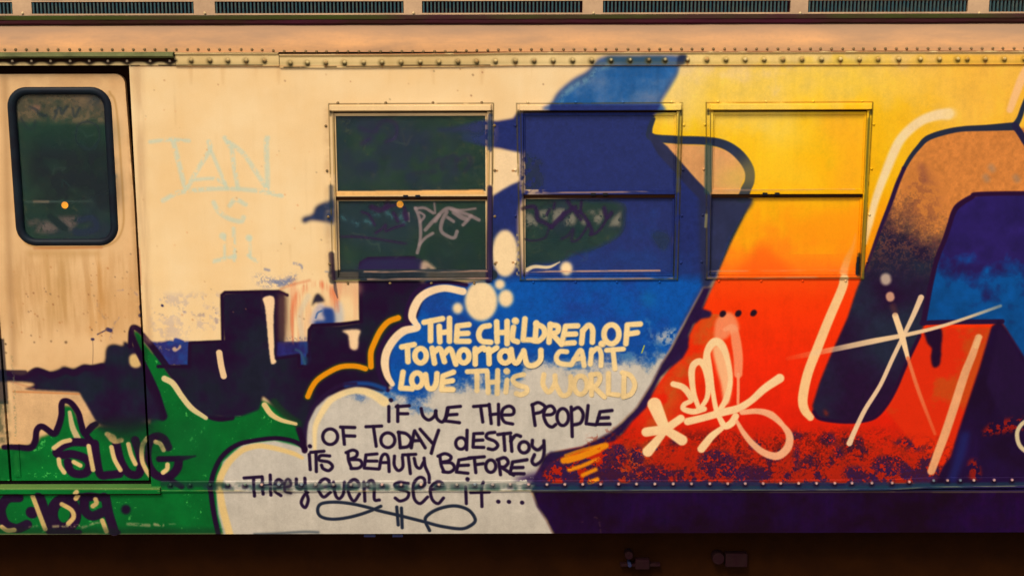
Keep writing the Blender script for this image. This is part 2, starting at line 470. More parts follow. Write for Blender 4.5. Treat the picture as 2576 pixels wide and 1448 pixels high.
# glass left bare under the blue
erase([(1316, 395), (1345, 398), (1364, 415), (1362, 470), (1350, 482), (1316, 484)], 7, .7, tex=th(NF, -1.5, .8))
erase([(1316, 505), (1440, 504), (1560, 512), (1572, 545), (1560, 590), (1500, 625), (1443, 642), (1408, 660), (1340, 667), (1316, 678)], 5, .93)
erase([(1640, 588), (1672, 585), (1685, 605), (1672, 632), (1650, 615)], 5, .35)
erase([(1060, 300), (1150, 300), (1190, 345), (1150, 365), (1060, 350)], 16, .95)
erase([(1120, 300), (1222, 296), (1222, 375), (1140, 365)], 12, .30, tex=th(NF, -1.5, 1))
stroke([(1105, 328), (1150, 326), (1200, 322)], [6, 14, 22], (46, 50, 92), 9, .7)
stroke([(1170, 345), (1215, 352)], 16, (46, 60, 104), 9, .5)
for p_ in ((1110, 340), (1210, 300), (1216, 385), (1205, 460), (1150, 300), (860, 305), (870, 330), (980, 300), (1180, 400)):
    stroke([p_, (p_[0] + 9, p_[1] + 3)], 14, (110, 112, 62), 8, .4, tex=th(NS, -.6, 1))
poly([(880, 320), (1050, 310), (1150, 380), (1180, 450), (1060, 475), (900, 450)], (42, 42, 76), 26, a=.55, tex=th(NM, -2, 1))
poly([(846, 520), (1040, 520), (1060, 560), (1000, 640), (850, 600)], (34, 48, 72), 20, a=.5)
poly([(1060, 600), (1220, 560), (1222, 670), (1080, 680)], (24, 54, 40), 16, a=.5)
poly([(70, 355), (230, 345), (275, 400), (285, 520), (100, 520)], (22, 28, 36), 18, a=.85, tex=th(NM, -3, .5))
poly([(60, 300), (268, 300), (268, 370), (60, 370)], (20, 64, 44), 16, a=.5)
for k in range(26):
    w_ = random.choice([(850, 1220, 300, 475), (850, 1220, 520, 670), (1320, 1560, 510, 660), (60, 265, 320, 570)])
    x_ = random.uniform(w_[0], w_[1] - 40); y_ = random.uniform(w_[2], w_[3])
    pts_ = [(x_, y_)]
    for q in range(4): pts_.append((pts_[-1][0] + random.uniform(-8, 26), min(max(pts_[-1][1] + random.uniform(-22, 22), w_[2]), w_[3])))
    stroke(pts_, random.uniform(1.5, 5), random.choice([(24, 30, 44), (44, 30, 62), (70, 92, 74), (90, 92, 70), (28, 60, 50)]), 3, random.uniform(.25, .6))
lt = (136, 128, 108)  # daylight from the far windows, painted as pale patches on the panes
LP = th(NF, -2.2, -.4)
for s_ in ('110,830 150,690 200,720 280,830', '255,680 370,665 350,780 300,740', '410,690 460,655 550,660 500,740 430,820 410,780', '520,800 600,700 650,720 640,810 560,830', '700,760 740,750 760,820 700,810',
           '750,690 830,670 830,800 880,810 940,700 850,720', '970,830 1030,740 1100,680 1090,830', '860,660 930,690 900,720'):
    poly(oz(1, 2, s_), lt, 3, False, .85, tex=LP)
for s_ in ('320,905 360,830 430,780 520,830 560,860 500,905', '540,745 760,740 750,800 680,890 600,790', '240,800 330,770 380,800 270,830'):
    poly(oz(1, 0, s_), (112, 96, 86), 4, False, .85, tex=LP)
stroke(oz(1, 0, '230,595 420,592 620,590 900,590'), [5, 6, 5, 3], (70, 92, 78), 4, .7)
stroke(oz(1, 0, '310,590 450,592'), 6, (130, 104, 80), 4, .7)
for s_ in ('1180,700 1220,720', '1310,690 1360,740', '1440,760 1480,700 1480,800', '1100,780 1150,800', '980,790 1010,810', '850,740 900,760'):  # teal patches of the same painted daylight on window one
    stroke(oz(1, 1, s_), 12, (62, 102, 102), 6, .7, tex=LP)
stroke(oz(1, 1, '1530,700 1535,780'), 5, (150, 140, 120), 3, .7)
poly([(30, 240), (272, 240), (272, 311), (200, 314), (100, 308), (30, 306)], (122, 100, 70), 6, False, .8, tex=lambda y, x: np.clip(.8 + NF[y, x] * .15 + NM[y, x] * .2, 0, 1))  # reflection and lit ceiling behind the door glass, painted as a brown band
poly(oz(0, 0, '270,1080 370,1070 350,1130 290,1110'), (190, 130, 100), 3, a=.6)
# dark pen on the second window
for s, w in (('110,650 230,640 260,760 330,800 400,840', 46), ('400,840 500,740 560,690 640,640', 50), ('560,580 620,660 720,720 800,860 800,900', 44), ('700,590 690,680', 36),
             ('500,960 560,930 620,860 600,980 660,970 720,900 780,800', 26), ('790,920 850,900 920,820 960,740', 32), ('430,600 420,650', 30), ('930,650 960,740 1000,700', 50),
             ('520,700 500,760', 34), ('640,690 690,760', 40), ('130,960 200,980 330,950 370,860', 20), ('380,660 350,720', 24)):
    stroke(oz(1, 2, s), w / 4, (42, 22, 60), 3.5, .88)
# lower right of window three, dark teal wedge
poly(oz(1, 2, '1930,490 2410,545 2330,740 2200,960 2120,1180 2050,1340 2000,1448 1920,1448 1900,1300 1880,560'), tint((40, 44, 74), .06, to=(54, 54, 104), k=.0), 4)
# dark outline between blue and red
poly(oz(2, 2, '2010,-10 1920,210 2000,236 2010,262 1990,295 1900,312 1830,370 1780,480 1775,600 1720,700 1600,800 1500,900 1420,1050 1350,1200 1200,1350 1130,1448') +
     [(1545, 1108), (1500, 1120), (1418, 1146), (1385, 1165), (1365, 1190), (1362, 1216), (1336, 1216), (1340, 1206), (1354, 1178), (1368, 1146), (1385, 1135), (1413, 1132), (1463, 1123)] +
     oz(2, 2, '980,1448 1100,1350 1250,1200 1400,960 1500,760 1590,620 1720,370 1820,180 1920,-10'), tint((40, 16, 58), .06, to=(32, 36, 60), k=.1), 2.2, False)
stroke(oz(2, 2, '1900,0 1800,180 1700,370'), 8, (40, 60, 110), 5, .5)
# face outline
poly(oz(1, 2, '1500,0 1790,5 2000,20 2200,80 2330,180 2365,290 2310,430 2280,512 1990,512 1930,490 1750,300 1560,80'), tint((226, 156, 92), .04, to=(200, 150, 90), k=.2), 2.5)
stroke([(1644, 300), (1634, 328), (1640, 346), (1700, 352), (1780, 355), (1828, 367), (1862, 392), (1884, 425), (1886, 455), (1876, 478), (1868, 500)], [9, 14, 18, 20, 20, 22, 24, 24, 24, 25, 26], tint((36, 44, 66), .05), 2.4)
stroke([(1638, 342), (1668, 380), (1700, 415), (1735, 455), (1770, 492), (1800, 530)], [14, 30, 28, 28, 28, 30], tint((40, 42, 72), .05), 3)
# white blobs
for cx, cy, rx, ry in ((1270, 637, 33, 59), (1210, 757, 41, 50), (1272, 750, 19, 22), (1257, 715, 13, 13), (1151, 775, 13, 14), (1424.5, 676, 15.5, 17)):
    poly([(cx + rx * math.cos(t), cy + ry * math.sin(t)) for t in np.linspace(0, 2 * math.pi, 14)[:-1]], tint((253, 214, 156), .012), 3)
poly([(1289, 382), (1306, 385), (1303, 455), (1289, 462), (1262, 476), (1243, 486), (1243, 378), (1260, 380)], tint((253, 212, 156), .012), 3, False)
stroke(oz(1, 2, '150,1270 230,1240 370,1245 480,1195'), [10, 9, 8, 3], (236, 204, 150), 2.4, .95)
for p, w in (((1247, 430), 7), ((1289, 430), 7), ((1247, 660), 6), ((1289, 660), 6)):
    stroke([p, (p[0] + 3, p[1])], w * .6, (150, 90, 40), 2, .8)

# --- clouds: dark rims and cream strokes
stroke([(1172, 716), (1120, 708), (1075, 716), (1042, 738), (1026, 770), (1021, 800), (1030, 815), (1004, 818), (975, 845), (955, 880), (950, 915), (957, 950), (975, 980)], 11, (40, 14, 52), 3)
stroke(oz(2, 1, '2080,35 1900,2 1750,35 1650,100 1590,200 1570,290 1600,350 1620,400 1490,430 1390,515 1315,640 1295,760 1320,880 1370,965'),
       [19, 18, 20, 21, 22, 20, 16, 17, 21, 21, 21, 21, 17, 13], tint((253, 212, 160), .015), 2.6)
stroke(oz(2, 1, '900,975 1000,958 1150,965 1290,1010'), 11, (24, 74, 140), 5, .85)
stroke(oz(2, 1, '1290,1140 1180,1070 1050,1030 900,1050 760,1120 680,1220 610,1350 590,1448 590,1620'), [26, 22, 18, 17, 16, 16, 14, 12, 9], (248, 210, 142), 4, .92)
stroke(oz(2, 1, '1430,300 1330,340 1250,430 1190,550 1155,650 1155,790'), 21, (50, 66, 20), 5, .8)
stroke(oz(2, 1, '1100,810 1000,785 860,790 740,840 620,920 560,1000 520,1090'), 21, (50, 66, 20), 5, .8)
stroke(oz(2, 1, '1430,300 1330,340 1250,430 1190,550 1155,650 1155,790'), 14.5, ORNG, 2.4)
stroke(oz(2, 1, '1100,810 1000,785 860,790 740,840 620,920 560,1000 520,1090'), 13.5, ORNG, 2.4)
stroke([(768, 1128), (766, 1090), (772, 1060), (790, 1020), (820, 990), (858, 968), (894, 964)], 9, (40, 16, 52), 4, .8)
stroke([(550, 1346), (538, 1290), (531, 1240), (531, 1215), (540, 1180), (560, 1145), (596, 1118), (644, 1106), (694, 1101), (730, 1106), (752, 1115), (768, 1128)], [13, 13, 13, 13, 12, 12, 12, 11, 11, 11, 12, 11], NAVY, 2.4)
stroke([(766, 1132), (760, 1105), (752, 1080)], 15, NAVY, 3)
stroke([(577, 1340), (560, 1276), (554, 1241), (552, 1211), (560, 1186), (580, 1156), (610, 1131), (644, 1121), (669, 1122), (706, 1130), (739, 1140), (760, 1150)], [20, 19, 18, 18, 18, 17, 15, 14, 13, 13, 12, 9], (232, 190, 116), 3.4, .95)
stroke([(640, 1342), (700, 1340), (760, 1336), (800, 1337)], 7, (60, 70, 76), 4, .7)

# --- red lower part worn through to navy
poly([(1395, 1150), (1500, 1118), (1580, 1084), (1680, 1090), (1900, 1092), (2400, 1094), (2392, 1130), (2370, 1172), (2350, 1216), (1366, 1216), (1370, 1180)], tint((46, 22, 66), .08), 8,
     a=1, tex=lambda y, x: np.clip((NM[y, x] * .85 + NF[y, x] * .38 + NS[y, x] * .26 + NB[y, x] * .25 + (OY[y, x] - 1194) / 56 + np.clip((1620 - OX[y, x]) / 120, 0, 1.0)) * 1.5, 0, 1))
poly([(1338, 1213), (4400, 1213), (4400, 1236), (1336, 1236)], tint((36, 24, 66), .08, to=(26, 50, 70), k=.25), 1.6, False)
for cx, cy, rx, ry in ((1545, 1148, 34, 30), (1640, 1192, 60, 22), (1600, 1150, 20, 30), (1800, 1165, 48, 36), (1870, 1188, 70, 18), (1945, 1152, 22, 10), (2003, 1150, 8, 34), (2082, 1104, 22, 16), (2000, 1096, 20, 10), (2110, 1135, 14, 20), (2160, 1110, 10, 14), (2220, 1170, 26, 24), (2280, 1112, 34, 10), (2310, 1125, 40, 8), (2150, 1186, 30, 16), (2260, 1190, 40, 16), (1900, 1120, 16, 16), (1700, 1110, 16, 9)):
    poly([(cx + rx * math.cos(t), cy + ry * math.sin(t)) for t in np.linspace(0, 6.28, 12)[:-1]], tint((46, 22, 66), .08), 5, tex=lambda y, x: np.clip(1.0 + NS[y, x] * .5 + NF[y, x] * .5 + NM[y, x] * .3, 0, 1))
poly([(1480, 1100), (1570, 1075), (1900, 1085), (2350, 1090), (2370, 1160), (1500, 1190)], (140, 34, 14), 8, a=.5, tex=th(NF, .3, 1.4))
poly([(1560, 1092), (1880, 1084), (2400, 1086), (2385, 1135), (2000, 1145), (1600, 1120)], (70, 18, 22), 12, a=.62, tex=lambda y, x: np.clip(.2 + NM[y, x] * .45 + NS[y, x] * .35, 0, 1))
poly([(1500, 1150), (2380, 1150), (2360, 1214), (1440, 1214)], (70, 18, 30), 10, a=.6, tex=lambda y, x: np.clip(.15 + NM[y, x] * .5 + NS[y, x] * .5, 0, 1))
stroke([(1340, 1214), (2620, 1214)], 9, (36, 40, 70), 4, .85, smooth=False, tex=th(NM, -1.6, .0))
for s, w in (('520,285 700,235 940,135', 17), ('560,300 720,255 880,190', 7), ('575,378 700,340 865,270', 11), ('712,432 840,375', 11), ('780,498 860,470', 10)):
    stroke(oz(3, 2, s), w, (236, 134, 10), 4, tex=th(NF, -2.6, -1.2))
stroke(oz(3, 2, '540,235 700,180 900,130'), 9, (240, 144, 12), 3, .7)

# --- the right hand letter
ARCH = [(2600, 322), (2481, 322), (2418, 325), (2368, 335), (2331, 349), (2313, 367), (2291, 392), (2273, 422), (2256, 462), (2238, 512), (2213, 575), (2188, 645), (2171, 687), (2153, 731),
        (2131, 799), (2106, 854), (2086, 899), (2061, 961), (2043, 1019), (2046, 1041), (2071, 1056), (2118, 1061), (2168, 1059), (2201, 1049), (2226, 1024), (2251, 981), (2281, 911), (2316, 841), (2326, 806),
        (2345, 712), (2400, 540), (2450, 500), (2600, 490)]


def leg(ys, xs):
    ox = OX[ys, xs]; oy = OY[ys, xs]
    top = np.array([216, 128, 56], np.float32) / 255
    t = np.clip(((oy + (ox - 2300) * -.55) - 505) / 110 + .10 * NM[ys, xs] + .10 * NS[ys, xs], 0, 1)
    sp = np.clip(NS[ys, xs] * .5 + NF[ys, xs] * .25 + NM[ys, xs] * .25 + .25, 0, 1) * np.clip(1 - np.abs(oy - 590) / 120, 0, 1)
    dark = np.array([34, 38, 56], np.float32) / 255
    pur = np.array([36, 12, 44], np.float32) / 255
    k = np.clip(.35 * NB[ys, xs] + .4 + (oy - 800) / 900, 0, 1)[..., None]
    dark = dark * (1 - k) + pur * k
    brown = np.array([120, 66, 50], np.float32) / 255
    dk = dark * (1 - sp[..., None] * .8) + brown * sp[..., None] * .8
    t = t[..., None]
    return np.clip((top * (1 - t) + dk * t) * (1 + .03 * NF[ys, xs][..., None]), 0, 1)


poly(ARCH, leg, 2, False)
poly([(2300, 432), (2335, 430), (2365, 500), (2350, 560), (2290, 540), (2278, 480)], (120, 66, 48), 12, a=.5, tex=lambda y, x: np.clip(.5 + .5 * NF[y, x], 0, 1))
stroke([(2318, 420), (2330, 455)], 16, (130, 70, 60), 12, .5)
for p in ((2492, 420), (2478, 445), (2554, 446)):
    stroke([p, (p[0] + 4, p[1] + 6)], 14, (150, 130, 110), 8, .5)
# blue inside
INN = [(2640, 486), (2468, 488), (2443, 496), (2411, 516), (2398, 534), (2388, 564), (2376, 601), (2356, 651), (2341, 714), (2331, 763), (2322, 812), (2520, 812), (2640, 1010)]


def inblue(ys, xs):
    ox = OX[ys, xs]; oy = OY[ys, xs]
    t = np.clip((oy - 660 + 40 * NB[ys, xs] + 26 * NM[ys, xs]) / 110 + .2 + np.clip((2420 - ox) / 120, -.3, .3), 0, 1)[..., None]
    c = np.array([40, 26, 88], np.float32) / 255 * (1 - t) + np.array([4, 72, 132], np.float32) / 255 * t
    return np.clip(c * (1 + .05 * NM[ys, xs][..., None]), 0, 1)


poly(INN, inblue, 2, False)
stroke(INN[:11], [11, 11, 13, 14, 13, 12, 12, 12, 12, 14, 14], (40, 10, 46), 2.6)
stroke([(2318, 812), (2360, 810), (2520, 808)], 12, (38, 14, 50), 2.4, smooth=False)
# red between the legs
poly([(2318, 840), (2334, 826), (2493, 824), (2463, 924), (2438, 999), (2418, 1049), (2405, 1100), (2385, 1150), (2370, 1175), (2300, 1120), (2226, 1030), (2251, 981), (2281, 911)],
     lambda ys, xs: np.clip(np.array([226, 42, 6], np.float32) / 255 + np.array([-.08, .10, .03], np.float32) * np.clip(NB[ys, xs] * .7 + NM[ys, xs] * .4 + (OX[ys, xs] - 2380) / 90 - (OY[ys, xs] - 900) / 200, 0, 1)[..., None], 0, 1), 2.5, False,
     a=1, tex=lambda y, x: np.clip(1 - np.clip((OY[y, x] - 1080) / 60, 0, 1) * np.clip(.4 + .8 * NF[y, x], 0, 1), 0, 1))
poly([(2326, 828), (2366, 826), (2367, 874), (2364, 912), (2355, 923), (2345, 920), (2341, 898), (2343, 876), (2333, 864), (2328, 850)], NAVY, 2)
# dark field at the far right
poly([(2493, 822), (2513, 804), (2530, 826), (2574, 893), (2640, 1000), (2900, 1100), (2900, 1216), (2350, 1216), (2371, 1173), (2391, 1148), (2408, 1090), (2438, 999), (2463, 924)],
     tint((34, 10, 56), .06, to=(28, 6, 36), k=.45), 2, False)
poly([(2513, 812), (2530, 832), (2600, 960), (2700, 1200), (2520, 1050), (2480, 960), (2500, 880)], tint((34, 12, 48), .05), 3, False)
poly([(2440, 1085), (2425, 1150), (2402, 1214), (2380, 1214), (2400, 1150), (2418, 1085)], (30, 34, 92), 6, False, .8)
poly([(2470, 1090), (2500, 1060), (2570, 1050), (2620, 1056), (2620, 1070), (2510, 1090)], (170, 26, 10), 4, a=.8, tex=th(NF, -.3, .5))
poly([(2436, 1160), (2456, 1158), (2466, 1195), (2440, 1205)], (150, 26, 12), 4, a=.9, tex=th(NF, -.6, .4))
stroke([(2600, 1052), (2574, 1062), (2560, 1080), (2558, 1100), (2566, 1122), (2590, 1142)], 11, (216, 190, 140), 2.5)
stroke([(2600, 210), (2576, 262), (2564, 296), (2554, 314)], [14, 12, 13, 16], (36, 44, 60), 2.4)
stroke([(2552, 318), (2481, 322), (2418, 325), (2368, 335), (2331, 349), (2311, 369), (2291, 394), (2273, 424)], [20, 15, 13, 14, 14, 12, 11, 10], (36, 42, 60), 2.4)
stroke([(2273, 424), (2256, 464), (2238, 514), (2213, 577), (2188, 647), (2171, 689)], [10, 11, 11, 9, 8, 6], (40, 18, 56), 2.8)
stroke([(2552, 316), (2566, 336), (2590, 372), (2640, 420)], 16, (36, 30, 60), 2.4)
stroke([(2047, 1035), (2062, 1052), (2118, 1060), (2168, 1058), (2201, 1048), (2226, 1022), (2251, 980), (2281, 910), (2312, 845)], 9, (36, 8, 44), 3.5)
poly([(2072, 1028), (2082, 1040), (2076, 1044)], (150, 40, 20), 3)
# cream strokes of the letter
stroke([(2384, 287), (2356, 290), (2321, 302), (2290, 324), (2264, 352), (2247, 385), (2231, 424), (2213, 470), (2199, 512), (2187, 562), (2177, 612)], [27, 26, 24, 24, 24, 24, 23, 21, 19, 17, 6],
       tint((255, 216, 152), .015), 5)
stroke([(2384, 287), (2392, 286)], 24, (255, 214, 140), 10, .7)
stroke([(2154, 590), (2148, 620), (2135, 650), (2123, 686)], [3, 9, 17, 20], (240, 168, 104), 4, .75)
stroke([(2122, 700), (2118, 724), (2086, 799), (2056, 874), (2031, 940), (2019, 999), (2023, 1029), (2038, 1049)], [22, 23, 24, 25, 25, 25, 23, 18], tint((255, 196, 128), .02), 2.8)
stroke([(2600, 150), (2574, 190), (2555, 235), (2540, 276)], [24, 22, 20, 17], (255, 192, 130), 4, .85)
stroke([(2460, 848), (2446, 890), (2426, 940), (2400, 1020), (2378, 1086), (2358, 1140), (2342, 1184)], [17, 20, 22, 23, 23, 22, 20], tint((236, 160, 104), .03), 3)
stroke([(2464, 848), (2455, 870)], 14, (250, 200, 130), 3, .5)
# crossing cream lines
stroke([(2516, 769), (2431, 799), (2360, 822), (2281, 841), (2193, 858), (2106, 876), (2031, 891), (1981, 901)], [8, 8, 9, 11, 15, 14, 14, 10], (240, 196, 144), 2.4, [.45, .9, 1, 1, 1, .85, .35, .08])
stroke([(2316, 748), (2298, 790), (2276, 836), (2245, 900), (2213, 969), (2175, 1030), (2148, 1086), (2136, 1114)], [15, 13, 11, 11, 11, 12, 13, 15], (244, 200, 150), 2.2, .96)
stroke([(2251, 793), (2268, 844), (2283, 900)], [15, 16, 10], (252, 206, 148), 2.2)
stroke([(2283, 900), (2311, 986), (2351, 1090)], [9, 10, 8], (236, 120, 70), 3, [.95, .8, .5])
stroke([(2238, 744), (2239, 748)], 21, (222, 158, 120), 3.5, .9)
stroke([(2227, 700), (2228, 704)], 26, (212, 180, 150), 6, .85)
stroke([(2245, 770), (2251, 785)], 14, (120, 60, 50), 7, .4)

# --- white tag on the red
tagc = tint((255, 204, 142), .02)
pink = (255, 160, 108)
poly(tz('722,380 722,260 755,200 830,168 885,215 905,300 850,330 800,375'), pink, 3.5, a=.75)
stroke(tz('800,300 860,290 885,400 900,520 900,640'), [10, 20, 25, 24, 21], pink, 3.5, .8)
stroke(tz('900,640 900,760 898,860'), 7.5, pink, 2.2, .9)
poly(tz('705,440 780,425 825,480 850,600 852,720 828,860 790,850 768,720 735,600'), (255, 184, 124), 3, a=.95)
stroke(tz('405,715 480,740 530,800 540,840 490,870 485,905 560,925 640,905'), [15, 17, 16, 13, 14, 16, 15], tagc, 2.6)
stroke(tz('600,900 560,780 545,640 560,570 610,545 650,600 672,720 662,820 620,890'), [12, 14, 17, 18, 18, 17, 15, 13, 12], tagc, 2.6)
stroke(tz('650,540 672,450 720,395 775,420 815,520 840,680 812,820 765,905'), [15, 19, 22, 20, 14, 12, 16, 14], tagc, 2.8)
stroke(tz('665,500 690,620 705,760 730,900 765,985 800,1035 850,1010 880,960'), [16, 11, 12, 13, 14, 18, 20, 18], tagc, 2.6)
stroke(tz('515,1000 640,970 780,930 900,900 1000,840 1100,750 1215,672'), [20, 19, 21, 20, 18, 21, 24], tagc, 2.8)
stroke(tz('770,1055 700,1110 650,1170 620,1208'), [14, 19, 21, 21], tagc, 2.6)
stroke(tz('890,1000 940,1085 1010,1170 1100,1240 1200,1262 1275,1200 1290,1110 1240,1030 1150,950 1050,922 930,930'), [9, 13, 16, 18, 21, 22, 19, 13, 19, 15, 14], tint((250, 176, 124), .02), 2.8, .95)
for q_, w in (('345,1060 300,960 262,870', [26, 32, 36]), ('345,1060 200,1080', [24, 25]), ('345,1060 462,978', [22, 21]), ('345,1060 472,1142', [22, 28]), ('345,1070 212,1228', [16, 28])):
    stroke(tz(q_), w, tagc, 3)
for px_, py_ in ((1817.5, 789), (1856.5, 788), (1895, 787)):
    poly([(px_ + 8 * math.cos(t) + 2 * math.sin(t), py_ - 8.5 * math.sin(t)) for t in np.linspace(0, 6.28, 12)[:-1]], (34, 14, 30), 1.2)

# --- words: every word is recorded so that it is also built as raised paint
WORDS = []


def word(label, w, col, soft, *strokes_, split=None):
    rec = []
    for r, c, s in strokes_:
        for part in s.split(';'):
            part = part.strip()
            if part.startswith('o'):
                cx, cy, rx, ry = [float(v) for v in part[1:].split(',')]
                o = oz(r, c, '%f,%f' % (cx, cy))[0]
                pts = [(o[0] + rx / 4 * math.cos(t), o[1] + ry / 4 * math.sin(t)) for t in np.linspace(.9, .9 + 2 * math.pi, 17)]
                p = stroke(pts, w, col, soft)
            elif part.startswith('l'):
                p = stroke(oz(r, c, part[1:]), w, col, soft, smooth=False)
            elif part.startswith('.'):
                q = oz(r, c, part[1:])[0]
                p = stroke([q, (q[0] + .8, q[1] + .5)], w * 1.25, col, soft)
            else:
                p = stroke(oz(r, c, part), w, col, soft)
            rec.append((p, w))
    if split:
        for q_ in rec: WORDS.append((None, [q_], split))
    else: WORDS.append((label, rec, 'painted_word'))


CT = tint((254, 212, 142), .012)
CW_ = 15
word('cream painted word THE, first of the cream verse', CW_, CT, 2.6, (2, 1, '1690,345 1875,308; 1755,335 1755,530; 1842,385 1848,540; 1945,305 1945,535; 1850,450 1940,440; l2140,368 2025,382 2015,535 2140,535; 2025,460 2130,455'))
word('cream painted word CHILDREN', CW_, CT, 2.6, (2, 1, '2345,378 2275,395 2240,460 2265,530 2360,545; 2420,340 2425,540; 2525,335 2525,560; 2425,450 2525,445'),
     (2, 2, '.32,330; 15,395 5,510 55,540; l130,310 112,520 200,522; 245,350 232,525; 240,360 315,400 325,470 270,530 220,530; 385,365 372,545; 385,370 460,385 455,440 385,465; 400,460 500,565; l660,380 540,385 500,560 625,550; 530,465 640,462; 700,555 712,430; 712,430 770,375 810,420 808,545'))
word('cream painted word OF after CHILDREN', CW_, CT, 2.6, (2, 2, 'o1000,465,75,95; .905,562; l1290,362 1160,372 1145,560; 1155,465 1260,448'))
word('cream painted word TOMORROW', CW_, CT, 2.6, (2, 1, '1465,592 1590,568; 1522,585 1528,740; o1655,680,58,72; 1770,605 1795,755; 1785,650 1850,610 1895,740; 1895,660 1955,615 2010,765; o2090,685,52,66; 2205,765 2205,610; 2205,650 2280,600 2300,620; 2345,760 2340,610; 2340,650 2420,600; o2505,690,55,62'),
     (2, 2, '-10,615 10,720 50,750 110,650 120,640 150,760 220,775 285,720 290,625'))
word('cream painted word CANT', CW_ - 1.5, tint((250, 210, 142), .02), 2.6, (2, 2, '550,640 480,640 445,700 480,755 590,772; 600,765 690,625 725,780; 625,715 715,705; 788,765 800,620; 800,650 860,605 895,660 895,780; 950,625 1120,612; 1015,620 1035,812'))
word('cream painted word LOVE', CW_, CT, 2.6, (2, 1, 'l1478,845 1455,1005 1570,1012; o1620,925,55,72; 1705,870 1725,990 1775,1010 1810,960 1820,860; l1985,845 1880,885 1868,1022 1980,1020; 1880,945 1975,930'))
CT2 = tint((240, 202, 138), .03)
word('cream painted word THIS', CW_ - 1.5, CT2, 2.6, (2, 1, '2125,840 2320,830; 2222,840 2222,1030; 2325,850 2335,1050; 2430,828 2425,1060; 2335,950 2430,940; .2520,835; 2525,925 2512,1045'),
     (2, 2, '115,868 30,890 10,930 60,975 140,1000 145,1045 90,1072 45,1060'))
word('cream painted word WORLD, last of the cream verse', CW_ - 2, tint((238, 198, 132), .03), 2.6, (2, 2, '320,870 312,970 370,1045 430,960 432,880; 435,960 500,1075 570,1060 592,980 590,890; o690,975,65,92; 800,1075 795,870; 790,875 865,865 885,915 850,975 800,995; 820,990 930,1095; l970,858 970,1065 1070,1075; 1128,870 1122,1085; 1110,850 1190,880 1235,970 1200,1060 1120,1095'))
BK = tint((34, 16, 44), .05)
BW = 8.5
word('black painted word IF, first of the black verse', BW, BK, 2.2, (2, 1, '.1355,1125; 1335,1190 1335,1340; 1425,1180 1425,1340; 1410,1192 1540,1182; 1430,1262 1525,1262'))
word('black painted word WE', BW, BK, 2.2, (2, 1, '1660,1210 1680,1285 1735,1325 1790,1290 1810,1235; 1805,1235 1820,1310 1870,1345 1905,1300 1925,1205; l2055,1188 1935,1200 1905,1335 2045,1352; 1915,1275 2020,1268'))
word('black painted word THE, beside WE', BW, BK, 2.2, (2, 1, '2188,1190 2335,1178; 2258,1188 2280,1345; 2345,1168 2365,1360; 2438,1168 2440,1372; 2355,1272 2440,1262; 2485,1275 2580,1268 2590,1215 2545,1185 2485,1215 2470,1285 2500,1345 2580,1365'))
word('black painted word PEOPLE', BW, BK, 2.2, (2, 2, '205,1170 215,1260 232,1380; 200,1175 265,1150 330,1190 300,1240 225,1262; 325,1275 400,1268 430,1230 395,1185 340,1205 318,1280 350,1365 400,1395 440,1370; o510,1295,58,85; 595,1195 600,1330 605,1490; 605,1225 670,1200 715,1265 690,1350 610,1375; l765,1180 745,1362 840,1372; l1005,1228 885,1242 850,1368 985,1365; 870,1305 970,1300'))
word('black painted word OF beside TODAY', BW, BK, 2.2, (3, 1, 'o745,45,75,78; 872,-45 888,120; 850,-52 992,-48; 885,35 992,38'))
word('black painted word TODAY', BW, BK, 2.2, (3, 1, '1105,-55 1262,-62; 1180,-55 1208,140; o1325,80,70,74; 1435,0 1450,150; 1430,0 1510,15 1560,75 1530,140 1450,155; 1560,155 1590,0 1610,10 1700,155; 1572,85 1650,82; 1650,-30 1775,110; 1835,-20 1790,110 1762,210'))
word('black painted word DESTROY', BW, BK, 2.2, (3, 1, 'o2060,112,52,58; 2122,-20 2118,175; l2280,10 2190,15 2182,150 2290,152; 2190,82 2280,78; 2400,0 2330,12 2320,55 2400,90 2430,135 2390,172 2335,165; 2430,22 2560,8; 2490,15 2502,182; 2560,40 2572,190; 2560,90 2610,30 2660,40'),
     (3, 2, 'o120,150,52,56; 205,80 205,140 260,175 318,130; 320,85 322,200 300,280 235,325 200,290 225,225'))
word('black painted word ITS', BW, BK, 2.2, (3, 1, '.540,140; 535,222 545,375; 550,202 682,190; 602,200 606,395; 740,238 650,235 635,280 730,300 768,345 730,385 675,365 658,330'))
word('black painted word BEAUTY', BW, BK, 2.2, (3, 1, '925,210 930,280 955,350; 905,205 970,180 1015,200 1005,245 940,272; 940,275 1040,280 1065,325 1030,360 955,365; l1215,218 1105,228 1088,360 1230,370; 1100,290 1215,290; 1240,365 1262,250 1300,220 1330,260 1338,395; 1250,305 1330,305; 1392,240 1390,330 1430,385 1475,350 1472,250; 1475,228 1605,222; 1530,235 1552,415; 1590,262 1610,340 1650,360 1685,300; 1690,260 1700,340 1738,430 1742,500'))
word('black painted word BEFORE', BW, BK, 2.2, (3, 1, '1850,250 1862,330 1890,395; 1830,240 1900,215 1960,245 1940,285 1870,300; 1880,305 1965,310 1995,360 1950,400 1880,398; l2160,260 2040,278 2015,400 2130,412; 2030,335 2135,330; 2195,262 2210,405; 2140,258 2295,246; 2210,325 2285,315; o2360,340,50,62; 2440,290 2458,425; 2425,275 2500,255 2535,300 2500,345 2450,350; 2465,350 2590,430'),
     (3, 2, 'l150,275 5,298 -20,415 120,415; -5,355 110,352'))
word('black painted words THEY, over the riveted rail', BW, BK, 2.2, (3, 1, '-120,460 55,448; -25,465 -15,640; 62,450 72,620; 142,430 150,630; 70,535 150,530; 190,545 255,540 270,505 230,475 195,505 195,590 250,635; 405,470 412,540 450,565 485,530; 490,462 505,600 525,680 495,755 455,710 480,640 520,600'))
poly(oz(3, 1, '290,500 330,470 360,500 350,570 370,610 310,620 285,580'), (60, 50, 56), 5, a=.75)
